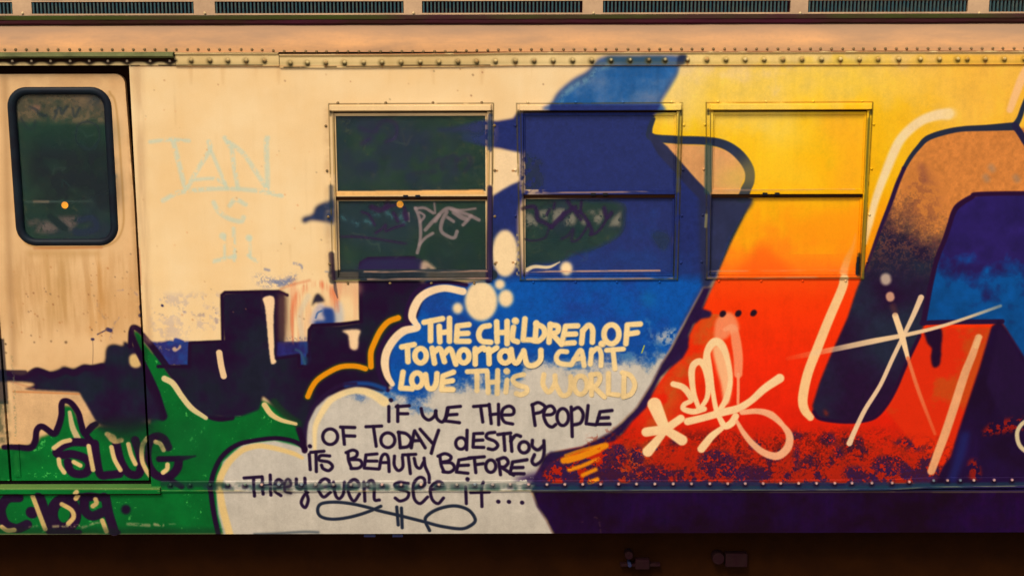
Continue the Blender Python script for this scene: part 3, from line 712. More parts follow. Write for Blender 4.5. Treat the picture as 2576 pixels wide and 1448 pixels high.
word('black painted word even', BW, BK, 2.2, (3, 1, '640,550 730,535 735,490 690,468 640,505 632,580 680,650 750,600; 780,500 800,630 840,665 880,610 890,500; 935,565 1030,540 1025,495 980,475 930,520 935,620 985,690 1040,620; 1085,500 1095,690; 1095,540 1150,485 1190,520 1190,670 1240,680'))
word('black painted word see', BW, BK, 2.2, (3, 1, '1530,510 1440,500 1395,525 1440,565 1530,600 1520,660 1450,690 1400,660; 1590,560 1690,530 1690,470 1640,455 1585,520 1590,660 1650,715 1725,650; 1765,570 1870,545 1870,505 1810,500 1755,560 1770,670 1830,715 1885,660'))
word('black painted word it with three dots', BW, BK, 2.2, (3, 1, '2108,545 2115,715; 2285,500 2268,560 2272,745; 2160,605 2345,600; .2125,470; .2435,695; .2542,697'), (3, 2, '.100,705'))
word('black painted flourish with two loops under the verse', BW, tint((32, 38, 52), .05), 2.2, (3, 1, '1255,742 1120,800 950,850 780,872 660,850 620,790 650,720 780,700 950,715 1120,752 1250,790 1400,825 1550,862 1700,900 1850,940 2050,968 2150,940 2205,880 2150,790 2050,745 1950,740 1830,770 1740,820 1700,880 1745,985; 1415,750 1430,930; 1462,760 1470,958'), split='painted_line')

# --- black and cream letters at lower left
poly(qz('560,395 600,460 690,610 720,655 800,670 900,690 1000,660 1090,600 1170,560 1100,380'), tint((30, 34, 50), .06, to=(34, 8, 42), k=.4), 7, False)
poly(qz('700,650 800,650 1000,640 1085,600 1085,700 900,740 720,700'), (16, 54, 34), 9, a=.55)
poly(qz('72,322 110,365 200,380 400,388 555,395 600,460 680,602 600,680 550,540 500,470 450,450 420,500 400,640 370,690 290,640 245,680 230,750 160,752 95,700 80,400'), tint((222, 172, 116), .03), 2.6, False)
stroke(qz('80,385 300,392 560,402'), 4, (200, 110, 50), 3, .6)
stroke(qz('75,315 140,335 230,365'), 5, (200, 120, 80), 3, .5)
poly(qz('460,490 500,490 550,600 590,690 640,760 500,790 250,820 270,710 380,710 425,660'), gtint, 3, False)
stroke(qz('10,787 100,786 200,792 238,745 250,665 290,640 370,690 402,650 428,560 430,480 452,452 500,470 550,540 572,620 598,685 650,640 680,620'), [14, 16, 18, 17, 16, 17, 17, 17, 16, 16, 15, 16, 16, 16, 17, 18, 15], NAVY, 2.4)
stroke(qz('598,690 640,740'), 16, NAVY, 2.6)
stroke(qz('488,535 508,640 545,722'), [10, 15, 17], (204, 176, 118), 2.6)
poly([(-700, 855), (4, 855), (14, 1000), (15, 1020), (-700, 1020)], tint((30, 34, 46), .1), 1.5, False, .9)
poly([(-700, 1010), (16, 1010), (20, 1120), (-700, 1120)], (40, 70, 50), 4, False, .8, tex=th(NM, -1.6, .6))
stroke([(24, 900), (30, 1000), (33, 1110)], 6, (120, 130, 90), 3, .5, tex=th(NS, -.4, 1))
stroke(oz(3, 0, '200,260 140,260 150,430'), 12, (50, 130, 50), 5, .3)
word('black painted letters spelling SLUG', 22, tint((38, 8, 42), .05), 2.6, (3, 0, '860,125 700,122 590,170 545,225 600,250 700,240 830,280 880,350 840,430 740,440 680,400 660,320; 932,135 945,250 985,440 1080,450 1180,440; 1150,135 1190,300 1270,430 1370,445 1400,350 1380,220 1340,100; 1690,150 1650,70 1580,42 1510,85 1480,200 1495,330 1570,430 1690,450 1780,370 1800,280'))
stroke(oz(3, 0, '1600,270 1820,262 1965,240'), [16, 14, 5], NAVY, 2.5)
stroke(oz(3, 0, '1690,450 1750,500 1830,540'), 14, NAVY, 4)
word('cream highlight strokes on the SLUG letters', 12, tint((226, 186, 116), .03), 2.4, (3, 0, '518,180 600,122 680,100; 568,295 580,360 622,425; 720,320 785,355; 870,160 890,270 915,398; 1100,170 1130,290 1190,400; 1272,140 1300,250 1342,340; 1462,80 1412,160 1410,300 1450,400 1492,462; 1565,98 1610,115 1645,178; 1685,325 1680,370 1640,405'))
stroke(oz(3, 0, '1060,40 1110,80 1140,110 1200,100'), [14, 22, 14, 13], (198, 158, 96), 3)
word('black painted letters along the skirt panel below SLUG', 25, tint((38, 8, 42), .05), 2.6, (3, 0, '190,655 80,665 20,740 15,820 60,920 170,965 275,925; 400,640 440,760 490,960; 1050,650 880,640 850,700 860,790 930,840 1040,800; 1060,640 1090,800 1150,1000; .320,805'), split='painted_line')
word('black ring letter on the green skirt', 29, tint((38, 8, 42), .05), 2.6, (3, 0, 'o645,820,118,140'), split='painted_line')
stroke(oz(3, 0, '700,670 800,640 900,650'), 22, NAVY, 4)
stroke(oz(3, 0, '490,1000 800,1000'), 13, NAVY, 3); stroke(oz(3, 0, '1110,1000 1190,1005'), 13, NAVY, 3)
poly([(317 + 12 * math.cos(t), 1280 + 12 * math.sin(t)) for t in np.linspace(0, 6.28, 12)[:-1]], NAVY, 2)
word('cream highlight strokes on the skirt letters', 12.5, tint((226, 180, 106), .03), 2.4, (3, 0, '20,950 75,985 145,980; 330,640 390,800 455,970; 625,722 720,780 742,850 690,915; 785,635 765,665; 962,672 972,710 935,742; 1030,885 1072,995'), split='painted_line')
stroke(oz(3, 0, '785,585 770,600'), 12, (220, 180, 110), 2.5)
for s, w, a_ in (('1290,920 1500,935', 9, .6), ('1560,925 1635,932', 9, .7), ('540,945 820,935', 7, .8), ('830,960 940,915 1000,905', 6, .6), ('300,950 370,945', 6, .4), ('1700,920 1760,920', 4, .4)):
    stroke(oz(3, 0, s), w, (190, 160, 110), 3.5, a_, tex=th(NF, -1.2, .4))
stroke([(0, 1228), (0, 1210)], 10, (60, 140, 60), 4, .2)

# --- dark skirt under the red side
poly([(1336, 1233), (1350, 1273), (1373, 1306), (1392, 1345), (4400, 1345), (4400, 1233)], tint((32, 3, 50), .12, to=(24, 2, 22), k=.5), 2, False)
stroke([(1450, 1318), (1500, 1300), (1512, 1345)], 3, (120, 90, 60), 3, .3, tex=th(NF, .6, 1.2))

# --- pen and scratch tags on the glass of window one, grime
tg = (152, 128, 122)
for s, w in (('1600,650 1640,760 1652,900 1640,1020 1618,1100', 34), ('1640,1020 1700,950 1775,905', 32), ('1600,655 1690,650 1780,700', 30), ('1700,870 1800,760 1920,655 2050,690 2150,725 2240,770', 36),
             ('1790,600 1800,700', 18), ('1915,690 1870,780 1860,880 1940,940 1995,945 2020,885', 38), ('1960,665 2080,670 2205,655', 22), ('2080,820 2130,770 2160,730', 34), ('1925,745 1985,785', 32),
             ('1990,690 2060,740 2110,760', 50), ('1640,690 1690,730 1650,790', 26), ('1840,720 1800,780', 36)):
    stroke(oz(1, 1, s), w / 4, tg, 3, .8)
for s, w in (('1160,640 1240,670 1300,640 1320,600', 60), ('1300,650 1400,620 1480,640 1520,760', 40), ('1380,700 1420,780', 40), ('1060,690 1130,720 1190,820', 30), ('1200,900 1260,860 1300,820 1300,880 1380,850 1480,820', 34),
             ('850,940 1000,940 1200,960 1500,1010', 26), ('1500,770 1480,700', 30)):
    stroke(oz(1, 1, s), w / 4, (48, 22, 60), 4, .8)
for s, w in (('1040,1290 1150,1330 1200,1330', 30), ('1210,1300 1260,1230 1340,1220 1410,1270 1400,1380 1300,1430', 40), ('1060,1448 1140,1400', 40)):
    stroke(oz(0, 1, s), w / 4, (48, 34, 70), 6, .7)
for s, w in (('1750,200 1850,160 1870,260', 30), ('1900,150 2000,120 2010,260', 30), ('2020,160 2130,120 2160,190 2100,280', 32), ('1560,300 1800,280', 26)):
    stroke(oz(1, 1, s), w / 4, (44, 36, 66), 7, .6)
poly(oz(1, 1, '1650,1280 1660,1200 1700,1180 1760,1220 1810,1270 1760,1280 1720,1250 1700,1380 1650,1380'), (210, 170, 134), 3, a=.85)
# door pane scribbles
for s, w in (('270,1080 330,1110 360,1150', 22), ('380,1160 430,1170', 30), ('520,1130 570,1090 590,1150 640,1080', 26), ('700,1100 720,1180 770,1090', 22), ('180,1200 230,1290 300,1300 320,1220', 16),
             ('740,1300 760,1260 850,1230 950,1280 970,1400 900,1500 780,1480 730,1400 745,1300', 18), ('540,1140 510,1200', 20)):
    stroke(oz(0, 0, s), w / 4, (28, 40, 46), 4, .75)
stroke(oz(1, 0, '470,740 560,820 620,860'), 16, (24, 40, 40), 3, .9)
stroke(oz(1, 0, '780,780 900,760 940,860 830,900 740,900'), 20, (34, 44, 66), 6, .8)
stroke(oz(1, 0, '1130,40 1125,120 1135,220'), [4, 8, 3], (200, 160, 110), 2, .0)

erase([(1000, 508), (1012, 508), (1012, 520), (1000, 520)], 3, 1.0)
poly([(2060, 300), (2172, 296), (2168, 470), (2090, 470), (2110, 390)], (255, 164, 34), 18, a=.45)
poly([(1960, 520), (2010, 540), (2160, 530), (2165, 660), (2080, 640), (2000, 600)], (255, 138, 0), 18, a=.5)
poly([(1890, 645), (1920, 610), (1960, 650), (1990, 690), (1860, 695)], (255, 84, 4), 12, a=.6)
poly([(1800, 470), (1880, 400), (1980, 380), (2050, 440), (2040, 475)], (255, 206, 60), 20, a=.35)
poly([(1900, 300), (1990, 300), (2030, 350), (1940, 380)], (255, 214, 90), 20, a=.4)
for s_ in ('1820,380 1900,470 1960,380', ): pass
# --- wear, seams, drips and painted rivet shading
SEAM = (150, 60, 22)
stroke([(440, 131.5), (700, 131.5)], 2.5, SEAM, 1.5, .9, smooth=False)
stroke([(700, 136), (900, 136.5), (1150, 135), (1288, 131.5), (2620, 129)], 2.5, SEAM, 1.5, .9, smooth=False, tex=th(NM, -2, -.6))
for x0_, x1_, y_ in ((330, 350, 166), (400, 660, 165), (715, 770, 170), (818, 846, 169), (872, 1010, 168), (1010, 1232, 165)):
    stroke([(x0_, y_), (x1_, y_ - .5)], 3.4, (44, 38, 26), 1.5, .9, smooth=False, tex=th(NM, -2.2, -.8))
stroke([(340, 167.5), (2620, 163)], 2, (190, 96, 30), 2, .55, smooth=False)
# dark scallops of overspray above the door
stroke([(-1000, 158), (440, 154)], 6, (40, 22, 14), 3, .9, smooth=False)
RIV_T = [33, 81, 129, 178, 226, 273, 321, 379, 428]
for x_ in RIV_T + [x for x in range(-15, -1200, -48)]:
    stroke([(x_ - 16, 153), (x_, 158), (x_ + 16, 153)], [6, 15, 6], (38, 26, 22), 4, .95)
OL = (84, 66, 18)
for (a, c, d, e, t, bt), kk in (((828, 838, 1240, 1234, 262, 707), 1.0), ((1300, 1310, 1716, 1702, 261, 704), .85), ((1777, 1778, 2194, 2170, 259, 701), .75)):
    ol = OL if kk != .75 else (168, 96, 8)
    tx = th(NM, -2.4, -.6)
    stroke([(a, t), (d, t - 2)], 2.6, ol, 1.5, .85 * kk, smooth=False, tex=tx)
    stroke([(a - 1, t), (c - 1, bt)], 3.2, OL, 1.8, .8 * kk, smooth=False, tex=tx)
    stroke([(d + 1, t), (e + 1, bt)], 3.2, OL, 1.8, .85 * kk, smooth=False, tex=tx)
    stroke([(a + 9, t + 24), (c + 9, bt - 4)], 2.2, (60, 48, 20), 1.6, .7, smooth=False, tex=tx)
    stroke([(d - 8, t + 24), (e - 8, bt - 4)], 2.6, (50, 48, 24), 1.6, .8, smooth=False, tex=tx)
    stroke([(a + 3, t + 21), (d - 3, t + 18)], 3, (60, 44, 12) if kk != .75 else (120, 70, 8), 1.5, .9, smooth=False)  # joint grime and the head rail's shadow line, painted together
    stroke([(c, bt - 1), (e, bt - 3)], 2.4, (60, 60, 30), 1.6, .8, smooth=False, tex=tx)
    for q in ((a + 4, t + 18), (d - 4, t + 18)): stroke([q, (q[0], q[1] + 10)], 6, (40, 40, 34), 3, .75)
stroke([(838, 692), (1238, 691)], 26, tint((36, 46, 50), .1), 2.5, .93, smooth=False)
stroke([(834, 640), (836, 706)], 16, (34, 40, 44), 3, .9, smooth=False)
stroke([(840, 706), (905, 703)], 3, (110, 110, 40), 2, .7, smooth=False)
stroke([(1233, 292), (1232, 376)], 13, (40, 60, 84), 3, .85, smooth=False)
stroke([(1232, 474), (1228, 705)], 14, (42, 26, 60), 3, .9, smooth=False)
# window rails rubbed to bare metal
for x0_, x1_, y_, a_ in ((915, 1225, 684, .8), (925, 1235, 700.5, .7), (1336, 1660, 683, .85), (1325, 1690, 700, .7), (1366, 1640, 484, .7), (1782, 2120, 682, .5), (1780, 2110, 697, .5),
                         (1790, 2150, 478, .45), (2000, 2150, 655, .0)):
    stroke([(x0_, y_ + 1), ((x0_ + x1_) / 2, y_), (x1_, y_ - 1.5)], 4, (206, 150, 116), 2, a_, tex=th(NH, -1.6, .2))
poly([(846, 482), (1215, 478), (1222, 490), (840, 493)], tint((248, 184, 104), .03), 1.5, False)
for y0_, y1_ in ((300, 480), (560, 626)):
    stroke([(840, y0_), (843, y1_)], 6, (216, 168, 90), 2, .7, tex=th(NM, -1.8, .0))
stroke([(1228, 380), (1228, 470)], 6, (216, 168, 100), 2, .8); stroke([(1302, 590), (1302, 690)], 9, (190, 160, 100), 2, .8, tex=th(NF, -1, .4))
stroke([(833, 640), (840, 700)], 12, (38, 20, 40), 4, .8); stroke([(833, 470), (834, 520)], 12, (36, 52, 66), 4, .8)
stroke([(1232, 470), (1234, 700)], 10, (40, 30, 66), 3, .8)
stroke([(2184, 300), (2180, 400), (2176, 520), (2168, 700)], 8, (112, 100, 30), 3, .75)
stroke([(2162, 640), (2158, 690)], [6, 10], (40, 40, 30), 3, .8)
stroke([(1708, 292), (1704, 480)], 8, (110, 96, 34), 3, .5); stroke([(1782, 368), (1780, 480)], 18, (44, 70, 66), 4, .75)
stroke([(1776, 540), (1774, 570)], 6, (140, 130, 90), 2, .8)
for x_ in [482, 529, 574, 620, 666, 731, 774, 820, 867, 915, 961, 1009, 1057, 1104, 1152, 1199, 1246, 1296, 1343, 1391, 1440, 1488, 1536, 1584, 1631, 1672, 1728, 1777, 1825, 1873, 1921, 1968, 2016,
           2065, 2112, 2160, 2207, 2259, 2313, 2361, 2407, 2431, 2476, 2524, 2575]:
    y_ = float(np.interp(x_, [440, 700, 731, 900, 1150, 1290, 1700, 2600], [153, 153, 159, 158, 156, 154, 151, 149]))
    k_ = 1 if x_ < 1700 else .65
    stroke([(x_ - 1.5, y_ + 1.5), (x_ - 1, y_ + 2.5)], 17, (92, 76, 34), 4.5, random.uniform(.35, .6) * k_)  # grime with painted shade below each rivet, worn spot with painted highlight above
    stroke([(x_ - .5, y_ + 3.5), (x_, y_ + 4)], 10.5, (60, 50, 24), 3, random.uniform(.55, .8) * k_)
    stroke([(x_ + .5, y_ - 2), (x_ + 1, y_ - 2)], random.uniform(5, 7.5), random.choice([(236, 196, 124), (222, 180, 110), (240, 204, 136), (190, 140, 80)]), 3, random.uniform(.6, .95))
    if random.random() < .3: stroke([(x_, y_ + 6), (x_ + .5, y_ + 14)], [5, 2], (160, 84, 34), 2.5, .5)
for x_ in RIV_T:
    stroke([(x_, 154), (x_ + .6, 154)], 6, (220, 186, 140), 2.2, .95)  # painted highlight on each rivet over the door
stroke([(450, 160), (1480, 158)], 6, (150, 130, 70), 5, .28, smooth=False); stroke([(1500, 160), (2620, 156)], 6, (150, 120, 40), 5, .25, smooth=False)
# weld line and grime round the lower rail
stroke([(400, 1231), (900, 1232), (1335, 1231)], 2.6, (150, 124, 60), 1.6, .6, smooth=False, tex=th(NH, -1.4, .6))
stroke([(1335, 1231), (1700, 1230), (2100, 1229), (2240, 1228), (2340, 1222), (2620, 1219)], 2.8, (128, 130, 88), 1.6, .75, smooth=False, tex=th(NH, -1.7, .2))
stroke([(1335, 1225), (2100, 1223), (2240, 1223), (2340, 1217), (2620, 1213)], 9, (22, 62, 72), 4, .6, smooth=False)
RIV_B = [430, 479, 529, 574, 617, 659, 702, 759, 794, 839, 883, 924, 961, 1009, 1059, 1104, 1149, 1194, 1239, 1283, 1329, 1375, 1420, 1465, 1510, 1555, 1600, 1646, 1692, 1738, 1784, 1829, 1873,
         1918, 1962, 2007, 2052, 2098, 2141, 2191, 2242, 2285, 2346, 2381, 2413, 2447, 2498, 2543, 2590]
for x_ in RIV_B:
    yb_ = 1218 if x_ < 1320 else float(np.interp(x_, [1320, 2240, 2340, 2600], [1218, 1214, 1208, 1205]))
    if 520 < x_ < 1340:
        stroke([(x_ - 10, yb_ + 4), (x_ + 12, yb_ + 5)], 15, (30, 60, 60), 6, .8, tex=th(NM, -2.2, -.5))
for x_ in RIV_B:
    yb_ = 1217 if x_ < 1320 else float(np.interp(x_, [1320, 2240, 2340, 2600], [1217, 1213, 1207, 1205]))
    stroke([(x_ - 2, yb_ + 4), (x_ + 2, yb_ + 4)], 13, (30, 16, 40), 4, .7)  # shade painted under each low rivet; worn spot above doubles as its highlight
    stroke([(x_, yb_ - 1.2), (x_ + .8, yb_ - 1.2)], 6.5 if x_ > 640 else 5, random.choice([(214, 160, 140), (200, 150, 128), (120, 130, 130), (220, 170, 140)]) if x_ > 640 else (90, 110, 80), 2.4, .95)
stroke([(540, 1228), (1335, 1228)], 6, (40, 70, 50), 4, .55, smooth=False, tex=th(NM, -1.2, .6))
stroke([(17, 290), (36, 560), (50, 600), (80, 622), (200, 624), (270, 618), (302, 580), (304, 500), (288, 280), (270, 232)], 5, (170, 118, 40), 3.5, .6)
stroke([(80, 627), (250, 625)], 6, (190, 90, 30), 4, .5, smooth=False)
stroke([(70, 640), (240, 640)], 16, (200, 150, 84), 10, .5, smooth=False)
poly([(230, 640), (262, 640), (262, 850), (220, 850)], (216, 146, 66), 10, False, .55, tex=th(NV, -1.5, 1))
poly([(95, 650), (190, 640), (180, 800), (100, 820)], (204, 158, 92), 12, False, .5, tex=th(NV, -1.5, 1))
stroke([(279, 380), (279, 415)], [3, 7, 3], (226, 186, 140), 2, .0)
# grime and loose paint where the rail cuts the lowest words
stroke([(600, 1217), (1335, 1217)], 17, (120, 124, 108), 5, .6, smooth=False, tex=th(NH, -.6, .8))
# --- age on the bare wall and the door
DIRT = (196, 140, 80)
stroke([(345, 175), (352, 400), (362, 640), (372, 850)], 26, (206, 158, 108), 12, .55, tex=th(NV, -1.6, 1))
stroke([(338, 500), (350, 640), (356, 760)], 5, (176, 70, 24), 3, .55, tex=th(NM, -.8, .6))
for k in range(46):
    x_ = random.uniform(350, 1480); y_ = random.uniform(170, 640); L_ = random.uniform(40, 190)
    stroke([(x_, y_), (x_ + random.uniform(-2, 2) + L_ * .02, y_ + L_)], [random.uniform(2, 9), 2], DIRT, 5, random.uniform(.04, .16) * (0 if 825 < x_ and y_ + L_ > 262 else 1), tex=th(NV, -1.2, .8))
for k in range(16):
    x_ = random.uniform(345, 1380); y_ = random.uniform(172, 258)
    stroke([(x_, y_), (x_ + 1, y_ + 1)], random.uniform(2.5, 5), random.choice([(190, 110, 60), (120, 90, 60), (150, 80, 50)]), 1.6, random.uniform(.3, .7))
for k in range(45):
    x_ = random.uniform(345, 815); y_ = random.uniform(260, 845)
    stroke([(x_, y_), (x_ + 1, y_ + 1)], random.uniform(2, 5), random.choice([(200, 130, 80), (150, 110, 80), (236, 150, 90)]), 1.8, random.uniform(.2, .6))
for x_ in (480, 560, 640, 700, 980, 1090, 1210, 1330):
    stroke([(x_, 168), (x_ + 1, 210)], [16, 4], (220, 164, 100), 6, .35, tex=th(NV, -1, 1))
stroke([(822, 280), (824, 500), (828, 700)], 14, (214, 164, 108), 9, .5, tex=th(NM, -1.4, 1))
stroke([(1440, 170), (1300, 250)], 2, DIRT, 2, .0)
poly([(640, 690), (700, 700), (745, 688), (730, 715), (660, 722)], (110, 120, 150), 6, a=.6, tex=th(NS, -.8, .6))
poly([(700, 745), (722, 742), (730, 850), (706, 852)], (120, 70, 60), 8, a=.45)
poly([(840, 712), (903, 712), (903, 740), (850, 745)], (234, 170, 120), 7, a=.5)
stroke([(724, 850), (770, 852)], 9, (60, 60, 110), 5, .5, tex=th(NS, -1, 1))
poly([(0, 640), (330, 640), (335, 830), (8, 860)], (190, 134, 72), 14, False, .42, tex=th(NV, -1.0, 1.4))
poly([(-20, 186), (330, 186), (330, 240), (-20, 240)], (206, 156, 104), 16, False, .5, tex=th(NM, -1.6, 1))
stroke([(6, 200), (12, 500), (18, 700), (28, 920)], 16, (176, 128, 80), 9, .5)
stroke([(318, 240), (330, 500), (345, 800)], 12, (170, 124, 70), 7, .5, tex=th(NM, -1.6, .6))
for k in range(60):
    x_ = random.uniform(20, 330); y_ = random.uniform(640, 860)
    stroke([(x_, y_), (x_ + 1, y_ + 1)], random.uniform(2, 5), random.choice([(150, 90, 50), (110, 80, 60), (196, 120, 60)]), 1.8, random.uniform(.25, .7))
# --- overspray: green sinking into black round the low letters
poly([(232, 1066), (383, 1058), (420, 1090), (400, 1150), (300, 1118), (240, 1096)], (14, 46, 26), 13, a=.65, tex=th(NM, -2.2, .6))
poly([(-400, 1238), (380, 1238), (400, 1342), (-400, 1342)], (10, 58, 26), 16, False, .15, tex=th(NM, -1.4, 1.2))
poly([(-400, 1326), (560, 1326), (560, 1345), (-400, 1345)], (20, 40, 24), 6, False, .5)
stroke([(410, 1215), (560, 1216)], 14, (20, 52, 40), 6, .7)
poly([(430, 1060), (520, 1070), (530, 1180), (440, 1130)], (8, 86, 36), 16, a=.5)
stroke(oz(3, 1, '300,545 345,535 350,500 320,470 290,510 295,590 350,610'), 7, (38, 26, 46), 2.4, .85)
stroke([(742, 860), (738, 790), (752, 740), (790, 714), (830, 728), (850, 780)], 13, (232, 104, 56), 6, .5, tex=th(NV, -1.3, .6))
# threshold below the door rubbed bright
stroke([(-600, 1224), (404, 1225)], 5, (150, 140, 70), 2.5, .75, smooth=False)

rgb = img / np.maximum(alp, 1e-4)[..., None]
# fill the unpainted part with a neighbour colour so filtering never shows a fringe
rgb[alp < .004] = np.array(CREAM, np.float32) / 255
buf = np.ones((CH, CW, 4), np.float32)
buf[..., :3] = np.clip(rgb * (1 + .008 * NG[..., None]), 0, 1)
buf[..., 3] = alp
spray = bpy.data.images.new('spray_paint', CW, CH, alpha=True, float_buffer=False)
spray.alpha_mode = 'CHANNEL_PACKED'
spray.pixels.foreach_set(np.ascontiguousarray(buf[::-1]).ravel())
spray.update()
spray.pack()

# ------------------------------------------------------------------ materials
KR, KG, KB = 0.80, 0.85, 0.92      # per-channel scale from image colours to base colours, tuned until the render matched


def lin(c):
    out = []
    for v, k in zip(c, (KR, KG, KB)):
        v = v / 255
        v = v / 12.92 if v <= .04045 else ((v + .055) / 1.055) ** 2.4
        out.append(v * k)
    return (*out, 1)


def mat(name):
    m = bpy.data.materials.new(name); m.use_nodes = True
    return m, m.node_tree, m.node_tree.nodes['Principled BSDF']


def nz(nt, scale, detail=4, rough=.55, vec=None, stretch=None):
    n = nt.nodes.new('ShaderNodeTexNoise')
    n.inputs['Scale'].default_value = scale; n.inputs['Detail'].default_value = detail; n.inputs['Roughness'].default_value = rough
    g = nt.nodes.new('ShaderNodeNewGeometry')
    if stretch:
        mp = nt.nodes.new('ShaderNodeVectorMath'); mp.operation = 'MULTIPLY'
        mp.inputs[1].default_value = stretch
        nt.links.new(g.outputs['Position'], mp.inputs[0]); nt.links.new(mp.outputs[0], n.inputs['Vector'])
    else:
        nt.links.new(g.outputs['Position'], n.inputs['Vector'])
    return n.outputs['Fac']


def ramp(nt, fac, p0, p1, lo=0., hi=1.):
    r = nt.nodes.new('ShaderNodeMapRange'); r.clamp = True
    r.inputs['From Min'].default_value = p0; r.inputs['From Max'].default_value = p1
    r.inputs['To Min'].default_value = lo; r.inputs['To Max'].default_value = hi
    nt.links.new(fac, r.inputs['Value'])
    return r.outputs['Result']


def mixc(nt, fac, a, b, mode='MIX'):
    m = nt.nodes.new('ShaderNodeMix'); m.data_type = 'RGBA'; m.blend_type = mode
    for sock, v in ((m.inputs['Factor'], fac), (m.inputs['A'], a), (m.inputs['B'], b)):
        if isinstance(v, (tuple, float, int)): sock.default_value = v
        else: nt.links.new(v, sock)
    return m.outputs['Result']


def _in(m, name):  # first socket of that name that is enabled
    return [s for s in m.inputs if s.name == name and s.enabled][0]


def mixc(nt, fac, a, b, mode='MIX'):
    m = nt.nodes.new('ShaderNodeMix'); m.data_type = 'RGBA'; m.blend_type = mode
    for sock, v in ((_in(m, 'Factor'), fac), (_in(m, 'A'), a), (_in(m, 'B'), b)):
        if isinstance(v, (tuple, float, int)): sock.default_value = v
        else: nt.links.new(v, sock)
    return [s for s in m.outputs if s.enabled][0]


def sprayed(nt):
    """colour and coverage of the spray paint where the surface stands on the side of the car"""
    g = nt.nodes.new('ShaderNodeNewGeometry')
    s = nt.nodes.new('ShaderNodeSeparateXYZ'); nt.links.new(g.outputs['Position'], s.inputs[0])
    u = ramp(nt, s.outputs['X'], XL, XL + CW * PX)
    v = ramp(nt, s.outputs['Z'], ZT - CH * PX, ZT)
    c = nt.nodes.new('ShaderNodeCombineXYZ'); nt.links.new(u, c.inputs[0]); nt.links.new(v, c.inputs[1])
    t = nt.nodes.new('ShaderNodeTexImage'); t.image = spray; t.interpolation = 'Linear'; t.extension = 'EXTEND'
    nt.links.new(c.outputs[0], t.inputs['Vector'])
    col = mixc(nt, 1.0, t.outputs['Color'], (KR, KG, KB, 1), 'MULTIPLY')
    return col, t.outputs['Alpha'], s


def bumpy(nt, b, *layers):
    prev = None
    for fac, strength, dist in layers:
        bp = nt.nodes.new('ShaderNodeBump'); bp.inputs['Strength'].default_value = strength; bp.inputs['Distance'].default_value = dist
        nt.links.new(fac, bp.inputs['Height'])
        if prev: nt.links.new(prev, bp.inputs['Normal'])
        prev = bp.outputs['Normal']
    nt.links.new(prev, b.inputs['Normal'])


def side_mat(name, base, dirt, dirt_amt=.5, rough=.5):
    m, nt, b = mat(name)
    n1 = nz(nt, 2.2, 5, .6); n2 = nz(nt, 9, 5, .6, stretch=(1, 1, .08)); n3 = nz(nt, 90, 3)
    c = mixc(nt, ramp(nt, n1, .38, .72, 0, dirt_amt), lin(base), lin(dirt))
    c = mixc(nt, ramp(nt, n2, .48, .78, 0, dirt_amt * .4), c, lin(dirt))
    c = mixc(nt, ramp(nt, n3, .62, .8, 0, .12), c, lin((150, 100, 60)))
    col, a, s = sprayed(nt)
    c = mixc(nt, a, c, col)
    g = nz(nt, 260, 2)
    c = mixc(nt, ramp(nt, g, .3, .7, .0, .10), c, (0.02, 0.012, 0.01, 1))
    nt.links.new(c, b.inputs['Base Color'])
    b.inputs['Roughness'].default_value = rough
    b.inputs['Specular IOR Level'].default_value = .06
    bumpy(nt, b, (nz(nt, 1.7, 3), .55, .03), (nz(nt, 7, 3), .12, .006), (nz(nt, 160, 3), .08, .001))
    return m


M_side = side_mat('cream_enamel', (254, 214, 154), (244, 192, 122), .7)
M_strip = side_mat('cream_enamel_dirty', (246, 208, 140), (196, 152, 84), .75)
M_door = side_mat('tan_door_enamel', (240, 190, 130), (216, 158, 94), .75)
M_frame = side_mat('window_frame_paint', (250, 206, 144), (206, 160, 96), .5)
M_rivet = side_mat('rivet_paint', (236, 200, 140), (170, 130, 80), .6)


def plain(name, base, second=None, amt=.5, scale=6, rough=.8, spec=.04, stretch=None, bump=.1, metallic=0):
    m, nt, b = mat(name)
    c = lin(base)
    if second:
        c = mixc(nt, ramp(nt, nz(nt, scale, 6, .62, stretch=stretch), .38, .66, 0, amt), lin(base), lin(second))
        c = mixc(nt, ramp(nt, nz(nt, scale * 14, 3), .5, .8, 0, .3), c, lin(second))
        nt.links.new(c, b.inputs['Base Color'])
    else:
        b.inputs['Base Color'].default_value = c
    b.inputs['Roughness'].default_value = rough; b.inputs['Specular IOR Level'].default_value = spec
    b.inputs['Metallic'].default_value = metallic
    bumpy(nt, b, (nz(nt, 60, 4), bump, .004))
    return m


M_roof = plain('sooty_roof_paint', (222, 160, 102), (176, 134, 96), .9, 4.0, stretch=(.55, 1, 2.5))
# soot that has settled on the upper, flatter part of the roof edge
_nt = M_roof.node_tree; _b = _nt.nodes['Principled BSDF']
_g = _nt.nodes.new('ShaderNodeNewGeometry'); _s = _nt.nodes.new('ShaderNodeSeparateXYZ'); _nt.links.new(_g.outputs['Position'], _s.inputs[0])
_n = nz(_nt, 4, 5, .6, stretch=(.5, 1, 2)); _a = _nt.nodes.new('ShaderNodeMath'); _a.operation = 'MULTIPLY_ADD'; _a.inputs[1].default_value = .10
_nt.links.new(_n, _a.inputs[0]); _nt.links.new(_s.outputs['Z'], _a.inputs[2])
_src = _b.inputs['Base Color'].links[0].from_socket
_nt.links.new(mixc(_nt, ramp(_nt, _a.outputs[0], Z(112) + .05, Z(68) + .05, 0, .85), _src, lin((158, 124, 94))), _b.inputs['Base Color'])
M_ventframe = plain('vent_frame_paint', (218, 174, 128), (176, 138, 104), .75, 5)
M_dot = plain('old_screw_head', (150, 118, 76), (110, 90, 56), .7, 40)
M_bar = plain('vent_bar_metal', (54, 82, 84), (96, 96, 76), .6, 30)
M_dark = plain('vent_dark', (78, 36, 44), (56, 28, 34), .5, 10)
